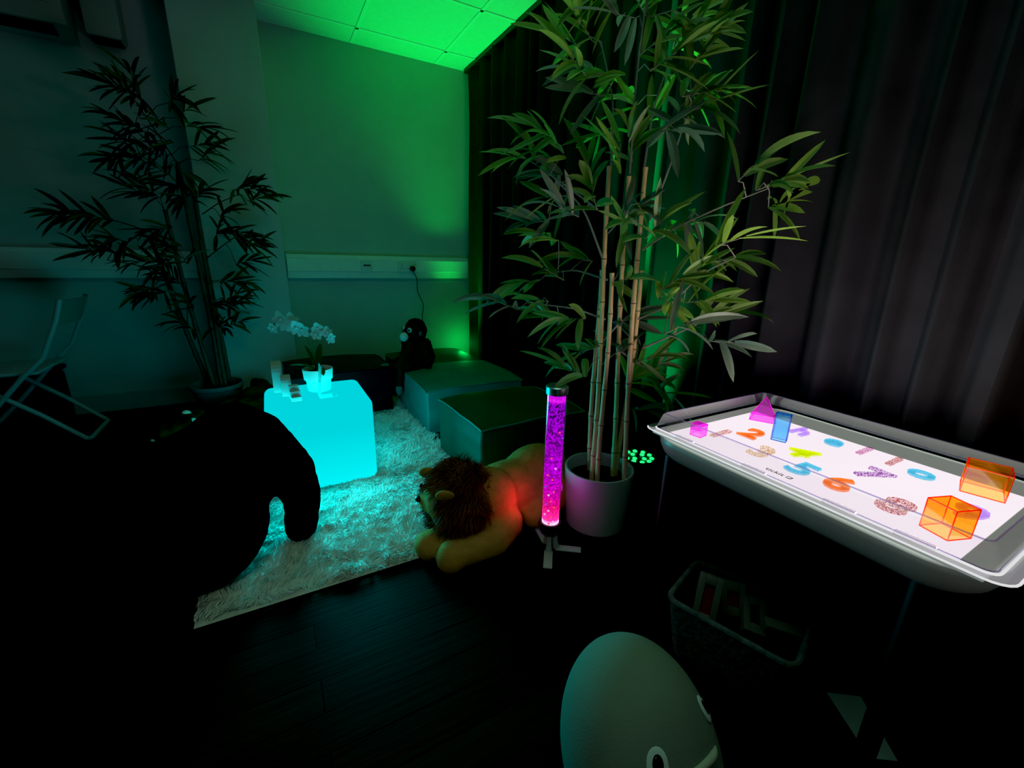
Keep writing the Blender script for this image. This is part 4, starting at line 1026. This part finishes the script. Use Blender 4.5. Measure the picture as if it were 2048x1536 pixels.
M['s_blue'] = tinted('blue_acrylic', (0.16, 0.64, 0.92), (0.02, 0.30, 0.8), 0.02, 0.015)
M['e_blue'] = tinted('blue_acrylic_edge', (0.01, 0.16, 0.66), (0.02, 0.2, 0.7), 0.08, 0.02)
sq = lambda a, b_=None: [(-a / 2, -(b_ or a) / 2), (a / 2, -(b_ or a) / 2), (a / 2, (b_ or a) / 2), (-a / 2, (b_ or a) / 2)]
solid('orange_cube', 'large see-through orange cube at the far right of the light panel', (1.335, 0.228, PB), 0.25, sq(0.068), sq(0.068), 0.060, M['s_orange'], M['e_orange'])
solid('orange_cube', 'see-through orange cube at the near right corner of the tray', (1.055, 0.207, PB), -0.35, sq(0.052, 0.048), sq(0.052, 0.048), 0.060, M['s_orange'], M['e_orange'])
solid('magenta_pyramid', 'see-through magenta pyramid at the far left corner of the tray', (1.345, 0.733, PB), 0.5, sq(0.072), [(0, 0)] * 4, 0.075, M['s_mag'], M['e_mag'])
solid('magenta_cube', 'small see-through magenta cube at the near left corner of the tray', (1.035, 0.735, PB), 0.15, sq(0.032), sq(0.032), 0.034, M['s_mag'], M['e_mag'])
solid('blue_block', 'tall see-through blue block in front of the purple letter h', (1.213, 0.606, PB), 0.35, sq(0.020, 0.036), sq(0.020, 0.036), 0.078, M['s_blue'], M['e_blue'])

# ------------------------------------------------------------------ basket of blocks under the table
bk = empty('wicker_basket', 'dim rectangular wicker basket of blocks under the play table', 'basket', (1.01, 0.515, 0), 0.30)
def rl(a, b_, z, r=0.03): return [(x, y, z) for x, y in rrect(-a / 2, a / 2, -b_ / 2, b_ / 2, r, 4)]
b = MB(); loops = []
for k in range(22):
    z = 0.004 + 0.19 * k / 21; o_ = 0.003 * (1 if k % 2 else -1); loops.append(rl(0.17 + 0.05 * z / 0.19 + o_, 0.26 + 0.05 * z / 0.19 + o_, z))
for k in range(21, -1, -1):
    z = 0.012 + 0.182 * k / 21; loops.append(rl(0.155 + 0.05 * z / 0.19, 0.245 + 0.05 * z / 0.19, z))
loft(b, loops); b.build('woven_body', M['wicker'], bk)
lo = rl(0.218, 0.308, 0.197); MB().tube(lo + [lo[0]], 0.008, 8, cap=False).build('braided_rim', M['wicker'], bk)
def winblock(label, loc, rot, d, hole, m_in, nm='window_block'):
    t = empty(nm, label, 'block', loc, 0); t.rotation_euler = rot
    w, dd, h = d; e = MB(); a = (w - hole[0]) / 2; c_ = (h - hole[1]) / 2
    e.box((-w / 2 + a / 2, 0, h / 2), (a, dd, h), bevel=0.003); e.box((w / 2 - a / 2, 0, h / 2), (a, dd, h), bevel=0.003)
    e.box((0, 0, c_ / 2), (w - 2 * a + .002, dd, c_), bevel=0.002); e.box((0, 0, h - c_ / 2), (w - 2 * a + .002, dd, c_), bevel=0.002)
    e.build('wooden_frame', M['blockwhite'], t)
    MB().box((0, 0, h / 2), (hole[0], dd * 0.5, hole[1])).build('coloured_window', m_in, t, smooth=False)
winblock('upright pale block with long red window at left end of the basket', (0.958, 0.578, 0.125), (-0.30, 0.05, -1.0), (0.062, 0.03, 0.125), (0.026, 0.085), M['blockred'])
winblock('pale block with square dark red window tilted in the basket', (1.047, 0.548, 0.125), (-0.45, -0.10, -0.95), (0.062, 0.03, 0.09), (0.03, 0.04), M['blockred'])
winblock('pale arch block leaning in the middle of the basket', (1.03, 0.475, 0.13), (-1.1, 0.2, -0.8), (0.06, 0.03, 0.10), (0.025, 0.05), M['acdark'])
o = MB().box((0, 0, 0.012), (0.095, 0.032, 0.024), bevel=0.004).build('wooden_block', M['blockwhite']); o.location = (1.065, 0.425, 0.165); o.rotation_euler = (0.1, 0.12, -0.85)
tag(o, 'plain pale wooden bar lying at the near end of the basket', 'block')
fill = MB()
for k in range(9):
    fill.box((random.uniform(-.05, .05), random.uniform(-.09, .09), 0.03 + 0.035 * (k // 3)), (0.08, 0.06, 0.035), rot=(random.uniform(-.2, .2), random.uniform(-.2, .2), random.uniform(0, 3)), bevel=0.003)
o = fill.build('block_pile', M['woodtray'], loc=(1.01, 0.515, 0), rotz=0.30); tag(o, 'dark heap of blocks filling the bottom of the basket', 'blocks', kind='stuff')

# framed tray on the floor, bottom right
ft = empty('wooden_tray', 'brown framed tray with pale board painted with green light on floor by the table leg', 'tray', (1.14, 0.262, 0))
qd = [(1.147, 0.335), (1.218, 0.284), (1.113, 0.166), (1.060, 0.202)]
qd = [(x - 1.14, y - 0.262) for x, y in qd]
MB().prism([(x * 1.0, y * 1.0) for x, y in qd][::-1], 0.006, 0.016).build('board', M['traypale'], ft, smooth=False)
for i in range(4):
    a = Vector((*qd[i], 0.012)); b_ = Vector((*qd[(i + 1) % 4], 0.012)); d_ = (b_ - a).normalized(); nrm = Vector((d_.y, -d_.x, 0))
    if nrm.dot((a + b_) / 2) < 0: nrm = -nrm
    c_ = (a + b_) / 2 + nrm * 0.009
    MB().box(c_, ((b_ - a).length + 0.03, 0.018, 0.024), rot=(0, 0, math.atan2(d_.y, d_.x)), bevel=0.003).build('frame_bar', M['woodtray'], ft)

# ------------------------------------------------------------------ lights
def spot(name, loc, target, energy, color, angle, blend=0.6, size=0.05):
    l = bpy.data.lights.new(name, 'SPOT'); l.energy = energy; l.color = color; l.spot_size = math.radians(angle); l.spot_blend = blend; l.shadow_soft_size = size
    o = bpy.data.objects.new(name, l); col.objects.link(o); o.location = loc
    o.rotation_euler = (Vector(target) - Vector(loc)).to_track_quat('-Z', 'Y').to_euler(); return o
spot('corner_green_spot', (1.53, 3.64, 0.25), (1.24, 3.20, 2.61), 270, (0.0, 1.0, 0.09), 54, 0.9, 0.06)
spot('plant_green_spot', (1.475, 1.35, 0.21), (1.70, 1.52, 2.2), 220, (0.0, 1.0, 0.16), 46, 0.7, 0.05)
def area(name, loc, rot, sx, sy, energy, color, spread=180):
    l = bpy.data.lights.new(name, 'AREA'); l.shape = 'RECTANGLE'; l.size = sx; l.size_y = sy; l.energy = energy; l.color = color; l.spread = math.radians(spread)
    o = bpy.data.objects.new(name, l); col.objects.link(o); o.location = loc; o.rotation_euler = rot; return o
def point(name, loc, energy, color, size=0.02):
    l = bpy.data.lights.new(name, 'POINT'); l.energy = energy; l.color = color; l.shadow_soft_size = size
    o = bpy.data.objects.new(name, l); col.objects.link(o); o.location = loc; return o
CY = (0.0, 0.86, 0.92)
# the lamp of the glowing cube shines out through each of its faces
area('cube_glow_front', (0.145, 2.004, 0.27), (-PI / 2, 0, 0), 0.40, 0.26, 9, CY)
area('cube_glow_back', (0.145, 2.436, 0.24), (PI / 2, 0, 0), 0.40, 0.30, 0.8, CY)
area('cube_glow_right', (0.380, 2.22, 0.25), (PI / 2, 0, -PI / 2), 0.36, 0.30, 1.6, CY)
area('cube_glow_left', (-0.090, 2.22, 0.22), (PI / 2, 0, PI / 2), 0.36, 0.36, 1.0, CY)
area('cube_glow_top', (0.145, 2.22, 0.4375), (PI, 0, 0), 0.38, 0.36, 1.9, CY)
# the light panel of the play table
area('panel_glow', (1.18, 0.477, 0.6097), (PI, 0, 0), 0.41, 0.61, 7, (1.0, 0.95, 0.88))
spot('lamp_red_glow', (0.803, 1.20, 0.19), (0.72, 1.42, 0.16), 0.9, (1.0, 0.06, 0.10), 120, 1.0, 0.05)
point('lamp_magenta_glow', (0.893, 1.185, 0.25), 0.12, (0.75, 0.0, 0.85))
spot('camera_side_fill', (-0.9, -0.9, 2.4), (0.10, 1.40, 0.0), 46, (0.58, 1.0, 0.70), 42, 1.0, 0.4)  # added fill from behind the camera, brightens rug front and lion
area('green_bounce_fill', (0.6, 0.9, 2.58), (0, 0, 0), 0.9, 0.9, 3.2, (0.35, 1.0, 0.62))  # added fill lamp standing in for green light bounced off the ceiling
point('corner_green_spill', (1.555, 3.68, 0.32), 1.2, (0.0, 1.0, 0.12), 0.05)
W = bpy.data.worlds.new('world'); scn.world = W; W.use_nodes = True
bg = W.node_tree.nodes['Background']; bg.inputs[0].default_value = (0.02, 0.06, 0.055, 1); bg.inputs[1].default_value = 0.05
